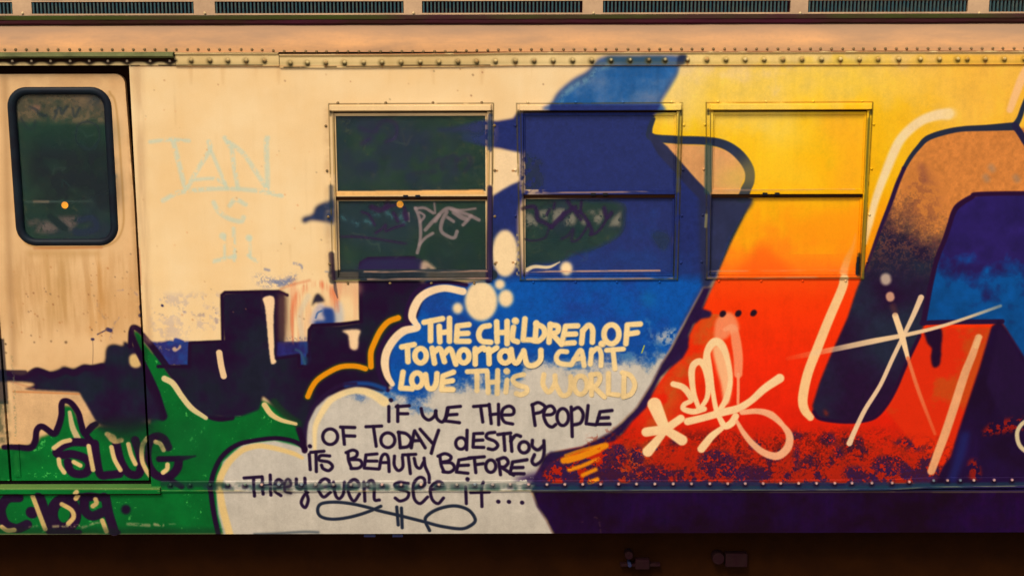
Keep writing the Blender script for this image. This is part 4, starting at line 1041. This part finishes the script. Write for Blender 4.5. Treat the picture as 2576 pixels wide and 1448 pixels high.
M_gap_shade = plain('gutter_gap_shade', (66, 24, 34), (46, 30, 12), .9, 3, stretch=(.6, 1, 3))  # dark base colour puts the gap's shadow into the strip
M_rubber = plain('black_rubber', (20, 20, 28), (22, 36, 42), .7, 12, rough=.5, spec=.12)
M_black = plain('gap_shade_black', (38, 18, 6), None)  # black base colour stands in for shade in gaps and recesses
M_hood = plain('door_hood_paint', (120, 118, 70), (70, 70, 44), .6, 8)
M_under = plain('shadowed_underframe', (42, 17, 1), (30, 10, 1), .7, 5)  # grease colour, kept near black to hold the shadow under the car
M_box = plain('dusty_blue_housing', (34, 11, 16), (40, 24, 20), .6, 20)
M_tab = plain('bracket_blue_grey', (42, 46, 70), (34, 24, 50), .6, 20)
M_inner = plain('interior_panel', (70, 92, 76), (50, 70, 60), .5, 3)
M_floor = plain('interior_floor', (60, 50, 44), (40, 34, 30), .5, 3)
M_seat = plain('bench_plastic', (150, 100, 50), (120, 80, 40), .5, 3)
M_ground = plain('ballast_gravel', (170, 158, 140), (96, 86, 74), .9, 9, bump=.8)

# glass with paint on it
m, nt, b = mat('grimy_window_glass')
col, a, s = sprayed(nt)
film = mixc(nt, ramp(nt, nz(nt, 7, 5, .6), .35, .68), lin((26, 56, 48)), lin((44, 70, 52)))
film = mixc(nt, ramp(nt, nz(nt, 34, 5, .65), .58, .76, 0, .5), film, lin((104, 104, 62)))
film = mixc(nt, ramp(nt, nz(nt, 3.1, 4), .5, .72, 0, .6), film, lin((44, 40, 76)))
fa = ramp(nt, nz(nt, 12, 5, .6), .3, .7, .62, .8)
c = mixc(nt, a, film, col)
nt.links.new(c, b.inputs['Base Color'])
b.inputs['Roughness'].default_value = .3; b.inputs['Specular IOR Level'].default_value = .22
gl = nt.nodes.new('ShaderNodeBsdfTransparent'); gl.inputs['Color'].default_value = (.72, .85, .72, 1)
gs = nt.nodes.new('ShaderNodeBsdfGlossy'); gs.inputs['Roughness'].default_value = .04
fr = nt.nodes.new('ShaderNodeMixShader'); fr.inputs[0].default_value = .05
nt.links.new(gl.outputs[0], fr.inputs[1]); nt.links.new(gs.outputs[0], fr.inputs[2])
mx = nt.nodes.new('ShaderNodeMath'); mx.operation = 'MAXIMUM'; nt.links.new(fa, mx.inputs[0]); nt.links.new(a, mx.inputs[1])
ms = nt.nodes.new('ShaderNodeMixShader'); nt.links.new(mx.outputs[0], ms.inputs[0]); nt.links.new(fr.outputs[0], ms.inputs[1]); nt.links.new(b.outputs[0], ms.inputs[2])
nt.links.new(ms.outputs[0], nt.nodes['Material Output'].inputs['Surface'])
M_glass = m
m, nt, b = mat('amber_glow')
b.inputs['Base Color'].default_value = (.9, .3, .02, 1)
b.inputs['Emission Color'].default_value = (1.0, .26, .01, 1); b.inputs['Emission Strength'].default_value = 3.2  # glow put in for an orange glint in the glass
M_glow = m
M_glow2 = m.copy(); M_glow2.name = 'amber_glow_bright'; M_glow2.node_tree.nodes['Principled BSDF'].inputs['Emission Strength'].default_value = 9


# ------------------------------------------------------------------ mesh helpers
class MB:
    def __init__(s): s.v = []; s.f = []

    def box(s, x0, x1, y0, y1, z0, z1):
        n = len(s.v)
        s.v += [(x0, y0, z0), (x1, y0, z0), (x1, y1, z0), (x0, y1, z0), (x0, y0, z1), (x1, y0, z1), (x1, y1, z1), (x0, y1, z1)]
        s.f += [tuple(n + i for i in q) for q in ((0, 1, 5, 4), (1, 2, 6, 5), (2, 3, 7, 6), (3, 0, 4, 7), (4, 5, 6, 7), (3, 2, 1, 0))]
        return s

    def sweep(s, prof, xs, wob=0.0, top=None):
        """profile of (y, z) points swept along x; closed ends left open"""
        n0 = len(s.v); n = len(prof)
        for i, x in enumerate(xs):
            dz = top(x) if top else 0
            for (y, z) in prof:
                s.v.append((x, y + random.uniform(-wob, wob), z + dz + random.uniform(-wob, wob)))
        for i in range(len(xs) - 1):
            for k in range(n - 1):
                a = n0 + i * n + k
                s.f.append((a, a + n, a + n + 1, a + 1))
        return s

    def obj(s, name, m, parent=None, bevel=0, smooth=False, **props):
        me = bpy.data.meshes.new(name); me.from_pydata(s.v, [], s.f); me.validate(); me.update()
        import bmesh
        bm = bmesh.new(); bm.from_mesh(me); bmesh.ops.recalc_face_normals(bm, faces=bm.faces); bm.to_mesh(me); bm.free()
        me.materials.append(m)
        o = bpy.data.objects.new(name, me); COL.objects.link(o)
        if parent: o.parent = parent
        if smooth:
            for p in me.polygons: p.use_smooth = True
        if bevel:
            bv = o.modifiers.new('bevel', 'BEVEL'); bv.width = bevel; bv.segments = 2; bv.limit_method = 'ANGLE'
        for k, v in props.items(): o[k] = v
        return o


def holed(x0, x1, z0, z1, holes, y0=0.0, y1=0.03):
    """flat sheet with rectangular openings and returns"""
    xs = sorted({x0, x1, *[h[0] for h in holes], *[h[1] for h in holes]})
    zs = sorted({z0, z1, *[h[2] for h in holes], *[h[3] for h in holes]})
    b = MB(); idx = {}

    def vid(x, y, z):
        k = (round(x, 5), round(y, 5), round(z, 5))
        if k not in idx: idx[k] = len(b.v); b.v.append((x, y, z))
        return idx[k]
    solid = {}
    for i in range(len(xs) - 1):
        for j in range(len(zs) - 1):
            cx = (xs[i] + xs[i + 1]) / 2; cz = (zs[j] + zs[j + 1]) / 2
            solid[i, j] = not any(h[0] < cx < h[1] and h[2] < cz < h[3] for h in holes)
    for (i, j), s in solid.items():
        if not s: continue
        a, c, d, e = xs[i], xs[i + 1], zs[j], zs[j + 1]
        b.f.append((vid(a, y0, d), vid(c, y0, d), vid(c, y0, e), vid(a, y0, e)))
        b.f.append((vid(a, y1, e), vid(c, y1, e), vid(c, y1, d), vid(a, y1, d)))
        for di, dj, p, q in ((-1, 0, (a, d), (a, e)), (1, 0, (c, d), (c, e)), (0, -1, (a, d), (c, d)), (0, 1, (a, e), (c, e))):
            if not solid.get((i + di, j + dj), False):
                b.f.append((vid(p[0], y0, p[1]), vid(q[0], y0, q[1]), vid(q[0], y1, q[1]), vid(p[0], y1, p[1])))
    return b


def rrect(x0, x1, z0, z1, r, n=8):
    out = []
    for cx, cz, a0 in ((x1 - r, z1 - r, 0), (x0 + r, z1 - r, 90), (x0 + r, z0 + r, 180), (x1 - r, z0 + r, 270)):
        for k in range(n + 1):
            a = math.radians(a0 + 90 * k / n); out.append((cx + r * math.cos(a), cz + r * math.sin(a)))
    return out


def ring(outer, inner, y0, y1, mid=None):
    """closed ring between two outlines with the same count; rounded front when mid is given"""
    b = MB(); n = len(outer)
    loops = [(outer, y1), (outer, y0), (inner, y0), (inner, y1)]
    if mid is not None:
        m_ = [((o[0] + i[0]) / 2, (o[1] + i[1]) / 2) for o, i in zip(outer, inner)]
        loops = [(outer, y1), (outer, (y0 * .6 + y1 * .4)), (m_, y0), (inner, (y0 * .6 + y1 * .4)), (inner, y1)]
    for lp, y in loops:
        b.v += [(p[0], y, p[1]) for p in lp]
    for k in range(len(loops) - 1):
        for i in range(n):
            j = (i + 1) % n
            b.f.append((k * n + i, k * n + j, (k + 1) * n + j, (k + 1) * n + i))
    return b


def disc_mesh(name, r, h, n=10, rings=3):
    b = MB()
    for k in range(rings):
        a = k / rings * math.pi / 2
        for i in range(n):
            t = 2 * math.pi * i / n
            b.v.append((r * math.cos(a) * math.cos(t), -h * math.sin(a), r * math.cos(a) * math.sin(t)))
    b.v.append((0, -h, 0))
    for k in range(rings - 1):
        for i in range(n):
            j = (i + 1) % n
            b.f.append((k * n + i, k * n + j, (k + 1) * n + j, (k + 1) * n + i))
    for i in range(n):
        b.f.append(((rings - 1) * n + i, (rings - 1) * n + (i + 1) % n, rings * n))
    me = bpy.data.meshes.new(name); me.from_pydata(b.v, [], b.f); me.update()
    for p in me.polygons: p.use_smooth = True
    return me


ME_rivet = disc_mesh('rivet', .0115, .009, 12, 4); ME_rivet.materials.append(M_rivet)
ME_rivet_small = disc_mesh('rivet_low', .0105, .008, 12, 3); ME_rivet_small.materials.append(M_rivet)
ME_screw = disc_mesh('screw', .0075, .006, 8, 2); ME_screw.materials.append(M_rivet)


ME_screw_old = disc_mesh('screw_old', .0075, .006, 8, 2); ME_screw_old.materials.append(M_dot)


def put_obj(name, me, loc, parent, m=None):
    o = bpy.data.objects.new(name, me); o.location = loc; COL.objects.link(o); o.parent = parent
    return o


# ------------------------------------------------------------------ ground
g = MB(); g.v = [(-250, -250, 0), (250, -250, 0), (250, 250, 0), (-250, 250, 0)]; g.f = [(0, 1, 2, 3)]
g.obj('ground', M_ground, kind='structure')

# ------------------------------------------------------------------ the subway car
car = bpy.data.objects.new('subway_car', None); COL.objects.link(car)
car['label'] = 'cream subway car side covered in graffiti with yellow, red, blue and green spray paint'
car['category'] = 'subway car'
XA, XB = -4.4, 4.4
WIDTH = 2.7
zr = Z(1231)                 # rail line under the windows
zs_ = Z(1340)                # bottom of the skirt
zt = Z(165)                  # top of the flat side sheet
ze = Z(131)                  # eave line

xdr = (X(328, 400) + X(358, 700) + X(378, 1100)) / 3     # right jamb of the door opening
xdl = (X(2, 860) + X(18, 1200)) / 2                     # left edge of the right leaf
WIN = []
for (a, c, d, e, t, bt) in ((828, 838, 1240, 1234, 262, 707), (1300, 1310, 1716, 1702, 261, 704), (1777, 1778, 2194, 2170, 259, 701)):
    WIN.append(((X(a, t) + X(c, bt)) / 2, (X(d, t) + X(e, bt)) / 2, Z(bt, (a + d) / 2), Z(t, (a + d) / 2)))
holes = [(w[0] + .012, w[1] - .012, w[2] + .012, w[3] - .012) for w in WIN]
side = holed(xdr, XB, zr + .004, zt + .01, holes).obj('side_panel', M_side, car)
xl2 = xdl - (xdr - xdl)
holed(XA, xl2, zr + .004, zt + .01, []).obj('side_panel', M_side, car)
sk = holed(XA, XB, zs_, zr - .004, [], -.002, .025).obj('skirt_panel', M_side, car)

# words as slightly raised paint
def ribbon(recs, y):
    b = MB(); k = 0
    for pts, w in recs:
        x, z = P(pts[:, 0], pts[:, 1])
        hw = w * .00093
        n = len(x)
        d = np.stack([np.gradient(x), np.gradient(z)], 1)
        d /= np.maximum(np.hypot(d[:, 0], d[:, 1]), 1e-9)[:, None]
        # rounded ends
        px_ = np.concatenate([[x[0] - d[0, 0] * hw * .9, x[0] - d[0, 0] * hw * .6], x, [x[-1] + d[-1, 0] * hw * .6, x[-1] + d[-1, 0] * hw * .9]])
        pz_ = np.concatenate([[z[0] - d[0, 1] * hw * .9, z[0] - d[0, 1] * hw * .6], z, [z[-1] + d[-1, 1] * hw * .6, z[-1] + d[-1, 1] * hw * .9]])
        dd = np.concatenate([[d[0], d[0]], d, [d[-1], d[-1]]])
        rr = np.concatenate([[.35, .8], np.ones(n), [.8, .35]]) * hw
        n0 = len(b.v)
        for i in range(n + 4):
            k += 1
            yy = y - k * 1.2e-5
            b.v.append((px_[i] - dd[i, 1] * rr[i], yy, pz_[i] + dd[i, 0] * rr[i]))
            b.v.append((px_[i] + dd[i, 1] * rr[i], yy, pz_[i] - dd[i, 0] * rr[i]))
            if i: b.f.append((n0 + 2 * i - 2, n0 + 2 * i - 1, n0 + 2 * i + 1, n0 + 2 * i))
    return b


xj = X(383, 1200)
for label, recs, nm in WORDS:
    zmin = min(P(p[:, 0], p[:, 1])[1].min() for p, w in recs) - .01
    zmax = max(P(p[:, 0], p[:, 1])[1].max() for p, w in recs) + .01
    xmin = min(P(p[:, 0], p[:, 1])[0].min() for p, w in recs) - .01
    if zmin > Z(1212) and xmin > xdr:
        ribbon(recs, -.0006).obj(nm, M_side, side, **({'label': label} if label else {}))
    elif zmax < zr:
        ribbon(recs, -.0026).obj(nm, M_side, sk, **({'label': label} if label else {}))

# --- rub rail with rivets
def railtop(x):
    ox = 1287.5 + x / .002
    return float(np.interp(ox, [1320, 2240, 2340, 2600], [0, 0, .010, .012]))
xs_ = [xdr + (XB - xdr) * i / 60 for i in range(61)]
xr0 = X(406, 1225)
xs_ = [xr0 + (XB - xr0) * i / 60 for i in range(61)]
prof = [(.0, Z(1233)), (-.010, Z(1233)), (-.0105, Z(1229.5)), (-.007, Z(1228)), (-.007, Z(1208)), (-.003, Z(1206)), (.0, Z(1206))]
rail = MB().sweep(prof, xs_, .0006, top=railtop).obj('rub_rail', M_strip, car, smooth=False)
for x_ in RIV_B:
    yb_ = 1217 if x_ < 1320 else float(np.interp(x_, [1320, 2240, 2340, 2600], [1217, 1213, 1207, 1205]))
    xx, zz = P(x_, yb_)
    put_obj('rivet', ME_rivet_small, (float(xx), -.007, float(zz)), rail)
# threshold
thr = MB().box(xl2, xr0 - .002, -.022, .05, Z(1236), Z(1221)).obj('door_threshold', M_strip, car, bevel=.003)
MB().box(xl2, xr0 - .002, -.010, .03, Z(1240), Z(1236) - .001).obj('threshold_shade_strip', M_black, car)

# --- rivet strip at the eave
def striptop(x):
    ox = 1287.5 + x / .002
    return float(np.interp(ox, [700, 715, 900, 1150, 1290, 2600], [0, -.008, -.008, -.005, 0, 0]))
xs1 = X(442, 150); xj1 = X(702, 150)
prof = [(.0, Z(166)), (-.008, Z(165.5)), (-.008, Z(139)), (-.016, Z(134)), (-.016, Z(131.5)), (.002, Z(131))]
strip = MB().sweep(prof, [xs1 + (xj1 - xs1) * i / 8 for i in range(9)], .0004).obj('rivet_strip', M_strip, car)
strip2 = MB().sweep(prof, [xj1 + .003 + (XB - xj1) * i / 70 for i in range(71)], .0004, top=striptop).obj('rivet_strip', M_strip, car)
RIVS = [482, 529, 574, 620, 666, 731, 774, 820, 867, 915, 961, 1009, 1057, 1104, 1152, 1199, 1246, 1296, 1343, 1391, 1440, 1488, 1536, 1584, 1631, 1672, 1728, 1777, 1825, 1873, 1921, 1968, 2016,
        2065, 2112, 2160, 2207, 2259, 2313, 2361, 2407, 2431, 2476, 2524, 2575]
for x_ in RIVS:
    y_ = float(np.interp(x_, [440, 700, 731, 900, 1150, 1290, 1700, 2600], [153, 153, 159, 158, 156, 154, 151, 149]))
    xx, zz = P(x_, y_)
    put_obj('rivet', ME_rivet, (float(xx), -.008, float(zz)), strip if x_ < 700 else strip2)
# strip above the door with its hood
s0 = MB().box(XA, xs1 - .003, -.006, .03, Z(165, 200), Z(143, 200)).obj('rivet_strip', M_strip, car)
for x_ in RIV_T + [x for x in range(-15, -500, -48)]:
    xx, zz = P(x_, 154)
    put_obj('rivet', ME_rivet_small, (float(xx), -.006, float(zz)), s0)
hood = MB()
hprof = [(.002, Z(131.5, 200)), (-.030, Z(134, 200)), (-.036, Z(142, 200)), (-.034, Z(143.5, 200)), (-.012, Z(146, 200)), (-.007, Z(154, 200))]
hood.sweep(hprof, [XA + (xs1 - .006 - XA) * i / 30 for i in range(31)], .0004)
n = len(hood.v)
hood.v += [(xs1 - .006, y, z) for y, z in hprof]; hood.f.append(tuple(range(n, n + 6)))
hood.obj('door_hood', M_hood, car)
MB().box(XA, xs1 - .006, -.0115, -.0065, Z(154.5, 200), Z(146, 200)).obj('hood_shade', M_black, car)  # dark strip stands in for the shade under the hood

# --- doors
zdt = Z(187, 160); zdb = Z(1213, 200)
depth = .035
# recess behind
MB().box(xl2, xdr, .005, .075, Z(165, 200) - .001, Z(163, 200)).obj('door_header_shade', M_black, car)
xleaf1 = X(323, 330)
xleaf1 = xdr - .021
def leaf(x0, x1, hollow):
    r = .05
    out = [(x0, zdb), (x1, zdb), (x1, zdt - .62)]
    for k in range(9):
        a = math.radians(90 * k / 8); out.append((x1 - .014 - r + r * math.cos(a), zdt - r + r * math.sin(a)))
    out.append((x0, zdt))
    wx0, wx1 = hollow[0], hollow[1]
    inner = rrect(wx0, wx1, hollow[2], hollow[3], .085, 8)
    import bmesh
    bm = bmesh.new()
    vo = [bm.verts.new((p[0], depth, p[1])) for p in out]
    vi = [bm.verts.new((p[0], depth, p[1])) for p in inner]
    es = [bm.edges.new((vo[i], vo[(i + 1) % len(vo)])) for i in range(len(vo))] + [bm.edges.new((vi[i], vi[(i + 1) % len(vi)])) for i in range(len(vi))]
    bmesh.ops.triangle_fill(bm, edges=es, use_beauty=True)
    ret = bmesh.ops.extrude_face_region(bm, geom=bm.faces[:])
    for v in [g_ for g_ in ret['geom'] if isinstance(g_, bmesh.types.BMVert)]: v.co.y += .03
    bmesh.ops.recalc_face_normals(bm, faces=bm.faces)
    me = bpy.data.meshes.new('door'); bm.to_mesh(me); bm.free(); me.materials.append(M_door)
    o = bpy.data.objects.new('door', me); COL.objects.link(o); o.parent = car
    bv = o.modifiers.new('bevel', 'BEVEL'); bv.width = .003; bv.segments = 2; bv.limit_method = 'ANGLE'; bv.angle_limit = math.radians(50)
    return o, inner


gx0 = (X(19, 330, depth) + X(40, 560, depth)) / 2; gx1 = (X(286, 330, depth) + X(298, 560, depth)) / 2
gz1 = Z(218, 150, depth); gz0 = Z(619, 150, depth)
wleaf = xleaf1 - xdl
holed(xl2 - .04, xdr + .04, zdb - .02, zt + .03, [(gx0 - .02 + q, gx1 + .02 + q, gz0 - .02, gz1 + .02) for q in (0, -(wleaf + .012))], .075, .08).obj('door_gap_shade', M_black, car)  # black sheet gives the shade in the gaps round the doors
for i, sh in enumerate((0, -(wleaf + .012))):
    h = (gx0 + .012 + sh, gx1 - .012 + sh, gz0 + .012, gz1 - .012)
    o, _ = leaf(xdl + sh, xleaf1 + sh, h)
    outer = rrect(gx0 + sh, gx1 + sh, gz0, gz1, .10, 8)
    inner = rrect(gx0 + .042 + sh, gx1 - .042 + sh, gz0 + .036, gz1 - .040, .062, 8)
    ring(outer, inner, depth - .012, depth + .022, mid=1).obj('window_gasket', M_rubber, o, smooth=True)
    p = MB(); inn = rrect(gx0 + .036 + sh, gx1 - .036 + sh, gz0 + .03, gz1 - .034, .062, 8)
    p.v = [(q[0], depth + .012, q[1]) for q in inn]; p.f = [tuple(range(len(inn)))]
    p.obj('pane', M_glass, o)
    if i == 0:
        MB().box(xdl + .02, xdl + .05, depth - .004, depth - .0005, zdb + .02, zdb + .2).obj('kick_plate', M_door, o, bevel=.001)

# --- windows
def frame4(x0, x1, z0, z1, wl, wr, wb, wt, y0, y1):
    b = MB()
    b.box(x0, x1, y0, y1, z1 - wt, z1)
    b.box(x0, x1, y0, y1, z0, z0 + wb)
    b.box(x0, x0 + wl, y0 + .0006, y1, z0 + wb, z1 - wt)
    b.box(x1 - wr, x1, y0 + .0006, y1, z0 + wb, z1 - wt)
    return b


for wi, (x0, x1, z0, z1) in enumerate(WIN):
    zm = (Z(499, 1036), Z(494, 1500), Z(493, 1980))[wi]
    fr_ = frame4(x0, x1, z0, z1, .022, .022, .018, .010, -.008, .03).obj('window', M_frame, car, bevel=.0015)
    # projecting head rail
    hp = [(-.004, z1 - .004), (-.020, z1 - .008), (-.022, z1 - .030), (-.010, z1 - .036), (.01, z1 - .036)]
    hb = MB().sweep(hp, [x0 + .004, x1 - .004])
    n = len(hb.v)
    for xe in (x0 + .004, x1 - .004):
        n = len(hb.v); hb.v += [(xe, y, z) for y, z in hp]; hb.f.append(tuple(range(n, n + 5)))
    hb.obj('head_rail', M_frame, fr_)
    MB().box(x0 + .022, x1 - .022, .004, .02, z1 - .0435, z1 - .036).obj('head_rail_shade', M_black, fr_)  # dark strip for the shadow cast below the head rail
    ux0, ux1 = x0 + .0225, x1 - .0225
    uz1 = z1 - .044; uz0 = zm + .009
    us = frame4(ux0, ux1, uz0, uz1, .009, .009, .025, .014, .003, .018).obj('upper_sash', M_frame, fr_, bevel=.001)
    MB().box(ux0 + .008, ux1 - .008, .010, .013, uz0 + .024, uz1 - .013).obj('pane', M_glass, fr_)
    gp = MB().box(ux0 - .006, ux1 + .006, .006, .02, zm - .009, zm + .0085)  # dark strip stands in for the shadow gap between the sashes
    gp.obj('meeting_gap_shade', M_black, fr_)
    lz1 = zm - .0095; lz0 = z0 + .0185
    ls = frame4(ux0, ux1, lz0, lz1, .010, .010, .026, .004, .012, .03).obj('lower_sash', M_frame, fr_, bevel=.001)
    MB().box(ux0 + .009, ux1 - .009, .020, .023, lz0 + .025, lz1 - .003).obj('pane', M_glass, fr_)
    MB().box(ux0 + .002, ux1 - .002, .004, .0115, lz0 + .001, lz0 + .007).obj('sill_lip', M_frame, fr_, bevel=.0008)
    # latches in the middle of the meeting rail
    xc = (x0 + x1) / 2 + (-.0 if wi < 2 else -.08)
    for dx in (-.03, .03):
        MB().box(xc + dx - .012, xc + dx + .012, -.002, .0028, zm + .004, zm + .017).obj('latch', M_rubber, fr_, bevel=.0015)
    if wi == 2:
        b = MB()
        pts = [(x1 - .035, z0 + .01), (x1 - .040, z0 + .05), (x1 - .034, z0 + .08), (x1 - .037, z0 + .11)]
        for (xa_, za_), (xb_, zb_) in zip(pts, pts[1:]):
            b.box(min(xa_, xb_), max(xa_, xb_) + .007, .0, .006, za_, zb_)
        b.obj('torn_seal', M_rubber, fr_)
    for t in (.055, .35, .64, .94):
        put_obj('screw', ME_screw_old if wi == 0 else ME_screw, (x0 + (x1 - x0) * t, -.0005, z1 + .006), fr_)
        put_obj('screw', ME_screw_old if wi == 0 else ME_screw, (x0 + (x1 - x0) * (t * .9 + .04), -.0005, z0 - .010), fr_)
    for t in (.10, .37, .63, .88):
        put_obj('screw', ME_screw_old if wi == 0 else ME_screw, (x0 - .018, -.0005, z0 + (z1 - z0) * t), fr_)
        put_obj('screw', ME_screw_old if wi == 0 else ME_screw, (x1 + .014, -.0005, z0 + (z1 - z0) * t), fr_)

# --- roof edge, gutter, vents
Yc = .10; Yv = .12
zg0 = Z(61, 1287, Yc - .012); zg1 = Z(39, 1287, Yc)
N_ = 9
cove = []
for k in range(N_ + 1):
    t = k / N_
    cove.append((.001 + (Yc - .001) * (t ** 1.9), ze + .001 + (zg0 + .012 - ze) * t))
xs_ = [XA + (XB - XA) * i / 90 for i in range(91)]
edge = MB().sweep(cove, xs_, .0006).obj('roof_edge', M_roof, car, smooth=True)
for i in range(-12, 98):
    x_ = 12 + i * 27 + random.uniform(-1.2, 1.2)
    y_ = float(np.interp(x_, [0, 640, 720, 1100, 1290, 2600], [125, 125, 130, 130, 125, 122]))
    xx, zz = P(x_, y_, .002)
    put_obj('screw', ME_screw_old, (float(xx), .0015, float(zz)), edge)
gap_strip = MB().sweep([(Yc + .02, zg0 - .004), (Yc - .026, zg0 - .002), (Yc - .032, zg0 + .006), (Yc - .030, zg1 - .006), (Yc - .02, zg1), (Yc + .03, zg1 + .002)], xs_, .0014)  # dark strip built in place of the shadow gap below the vents
gap_strip.obj('vent_gap_shade', M_gap_shade, car)
MB().sweep([(Yc - .031, zg1 - .020), (Yc - .034, zg1 - .018), (Yc - .033, zg1 - .003), (Yc - .022, zg1 + .0015)], xs_, .0006).obj('gutter_lip', plain('mossy_gutter_lip', (62, 68, 24), (70, 26, 38), .95, 1.6, stretch=(.7, 1, 1)), car)
zv0 = Z(40, 1287, Yv); zv1 = Z(33, 1287, Yv); zv2 = Z(3, 1287, Yv); zv3 = Z(-1, 1287, Yv); zv4 = Z(-34, 1287, Yv + .02)
VENTS = [(-377, 31), (79, 487), (540, 1015), (1061, 1465), (1516, 1988), (2032, 2434), (2487, 2960)]
vh = []
for a, b_ in VENTS:
    vx0 = X(a, 18, Yv); vx1 = X(b_, 18, Yv)
    vh.append((vx0, vx1, zv1, zv2)); vh.append((vx0, vx1, zv3, zv4))
holed(XA, XB, zg1 + .004, zv4 + .05, vh, Yv, Yv + .02).obj('roof_hatch_panel', M_ventframe, car)
for a, b_, c_, d_ in vh:
    bk = MB().box(a - .01, b_ + .01, Yv + .035, Yv + .04, c_ - .01, d_ + .01).obj('roof_vent', M_dark, car)
    bars = MB(); x = a + .004
    while x < b_ - .006:
        bars.box(x, x + .0078, Yv + .004, Yv + .022, c_, d_)
        x += .0187
    bars.obj('grille', M_bar, bk, kind='stuff')
for a, b_ in zip(VENTS, VENTS[1:]):
    xx, zz = P((a[1] + b_[0]) / 2 + 2, 34, Yv)
    put_obj('screw', ME_screw, (float(xx), Yv - .0005, float(zz)), car)
# roof proper
rp = []
z_r = zv4 + .05
for k in range(13):
    t = k / 12
    rp.append((Yv + (WIDTH / 2 - Yv) * t, z_r + .22 * math.sin(t * math.pi / 2)))
rp = rp + [(WIDTH - y, z) for y, z in rp[::-1][1:]]
MB().sweep(rp, [XA, XB]).obj('roof', M_roof, car, smooth=True)

# --- far side, ends, floor, inside
zf = Z(1215)
fo0 = X(862, 548, WIDTH); 
zo0 = Z(571, 1287, WIDTH); zo1 = Z(528, 1287, WIDTH)
fh = [(X(62, 560, WIDTH), X(205, 560, WIDTH), Z(586, 160, WIDTH), Z(547, 160, WIDTH)), (X(862, 548, WIDTH), X(1030, 548, WIDTH), zo0, zo1), (X(1316, 548, WIDTH), X(1565, 548, WIDTH), zo0, zo1)]
holed(XA, XB, zs_, zt + .25, [], WIDTH - .03, WIDTH).obj('far_side_wall', M_inner, car)
MB().box(XA - .03, XA - .001, .03, WIDTH - .03, zs_, zt + .4).obj('end_wall', M_inner, car)
MB().box(XB + .001, XB + .03, .03, WIDTH - .03, zs_, zt + .4).obj('end_wall', M_inner, car)
MB().box(XA, XB, .08, WIDTH - .035, zf - .06, zf).obj('floor', M_floor, car)
MB().box(XA, XB, .13, WIDTH - .035, zt + .22, zt + .24).obj('ceiling', M_inner, car)
bench = MB()
bench.box(X(830, 900), 3.6, WIDTH - .55, WIDTH - .1, zf + .38, zf + .45); bench.box(X(830, 900), 3.6, WIDTH - .12, WIDTH - .05, zf + .45, zf + .9)
bench.obj('bench', M_seat, car, bevel=.02)
for ox_, oy_ in ((1006, 514), (163, 516)):  # glowing discs on made-up mounts, added for orange glints in the glass
    Yl = 1.0
    xx, zz = P(ox_, oy_, Yl)
    lm = disc_mesh('glint', .020, .014, 12, 3); lm.materials.append(M_glow if ox_ < 500 else M_glow2)
    o = put_obj('amber_glint', lm, (float(xx), Yl, float(zz)), car)
    MB().box(float(xx) - .006, float(xx) + .006, Yl + .002, WIDTH - .031, float(zz) - .006, float(zz) + .006).obj('added_glint_mount', M_floor, o).matrix_parent_inverse = Matrix.Translation(o.location).inverted()

# --- underframe
MB().box(XA, XB, .16, .22, .12, zs_ + .05).obj('underframe_beam', M_under, car)
MB().box(XA, XB, .22, WIDTH - .1, .5, zs_ + .02).obj('underframe', M_under, car)
def eq(kind, pts, y0, m_):
    pass
b = MB().box(X(915, 1340, .01), X(944, 1340, .01), .006, .02, Z(1349, 930, .01), zs_ + .001); b.obj('bracket', M_tab, car, bevel=.001)
b = MB().box(X(987, 1340, .01), X(1013, 1340, .01), .006, .02, Z(1349, 1000, .01), zs_ + .001); b.obj('bracket', M_tab, car, bevel=.001)
def cyl(name, ox_, oy_, r, y0, L, m_, n=16):
    xx, zz = P(ox_, oy_, y0); b = MB()
    for y in (y0, y0 + L):
        for i in range(n):
            t = 2 * math.pi * i / n; b.v.append((float(xx) + r * math.cos(t), y, float(zz) + r * math.sin(t)))
    b.f = [(i, (i + 1) % n, n + (i + 1) % n, n + i) for i in range(n)] + [tuple(range(n))[::-1]]
    return b.obj(name, m_, car, bevel=.004)
cyl('air_cock', 1582, 1397, .022, .10, .06, M_box); cyl('air_cock', 1584, 1422, .010, .09, .07, M_tab)
cyl('air_cock', 1807, 1405, .032, .10, .06, M_box)
MB().box(X(1598, 1420, .11), X(1634, 1420, .11), .11, .159, Z(1432, 1610, .11), Z(1408, 1610, .11)).obj('junction_box', M_box, car, bevel=.006)
MB().box(X(1824, 1420, .11), X(1880, 1420, .11), .11, .159, Z(1426, 1850, .11), Z(1392, 1850, .11)).obj('junction_box', M_box, car, bevel=.006)
MB().box(X(1560, 1437, .12), X(1660, 1437, .12), .12, .159, Z(1424, 1610, .12), Z(1418, 1610, .12)).obj('air_pipe', M_box, car, bevel=.002)
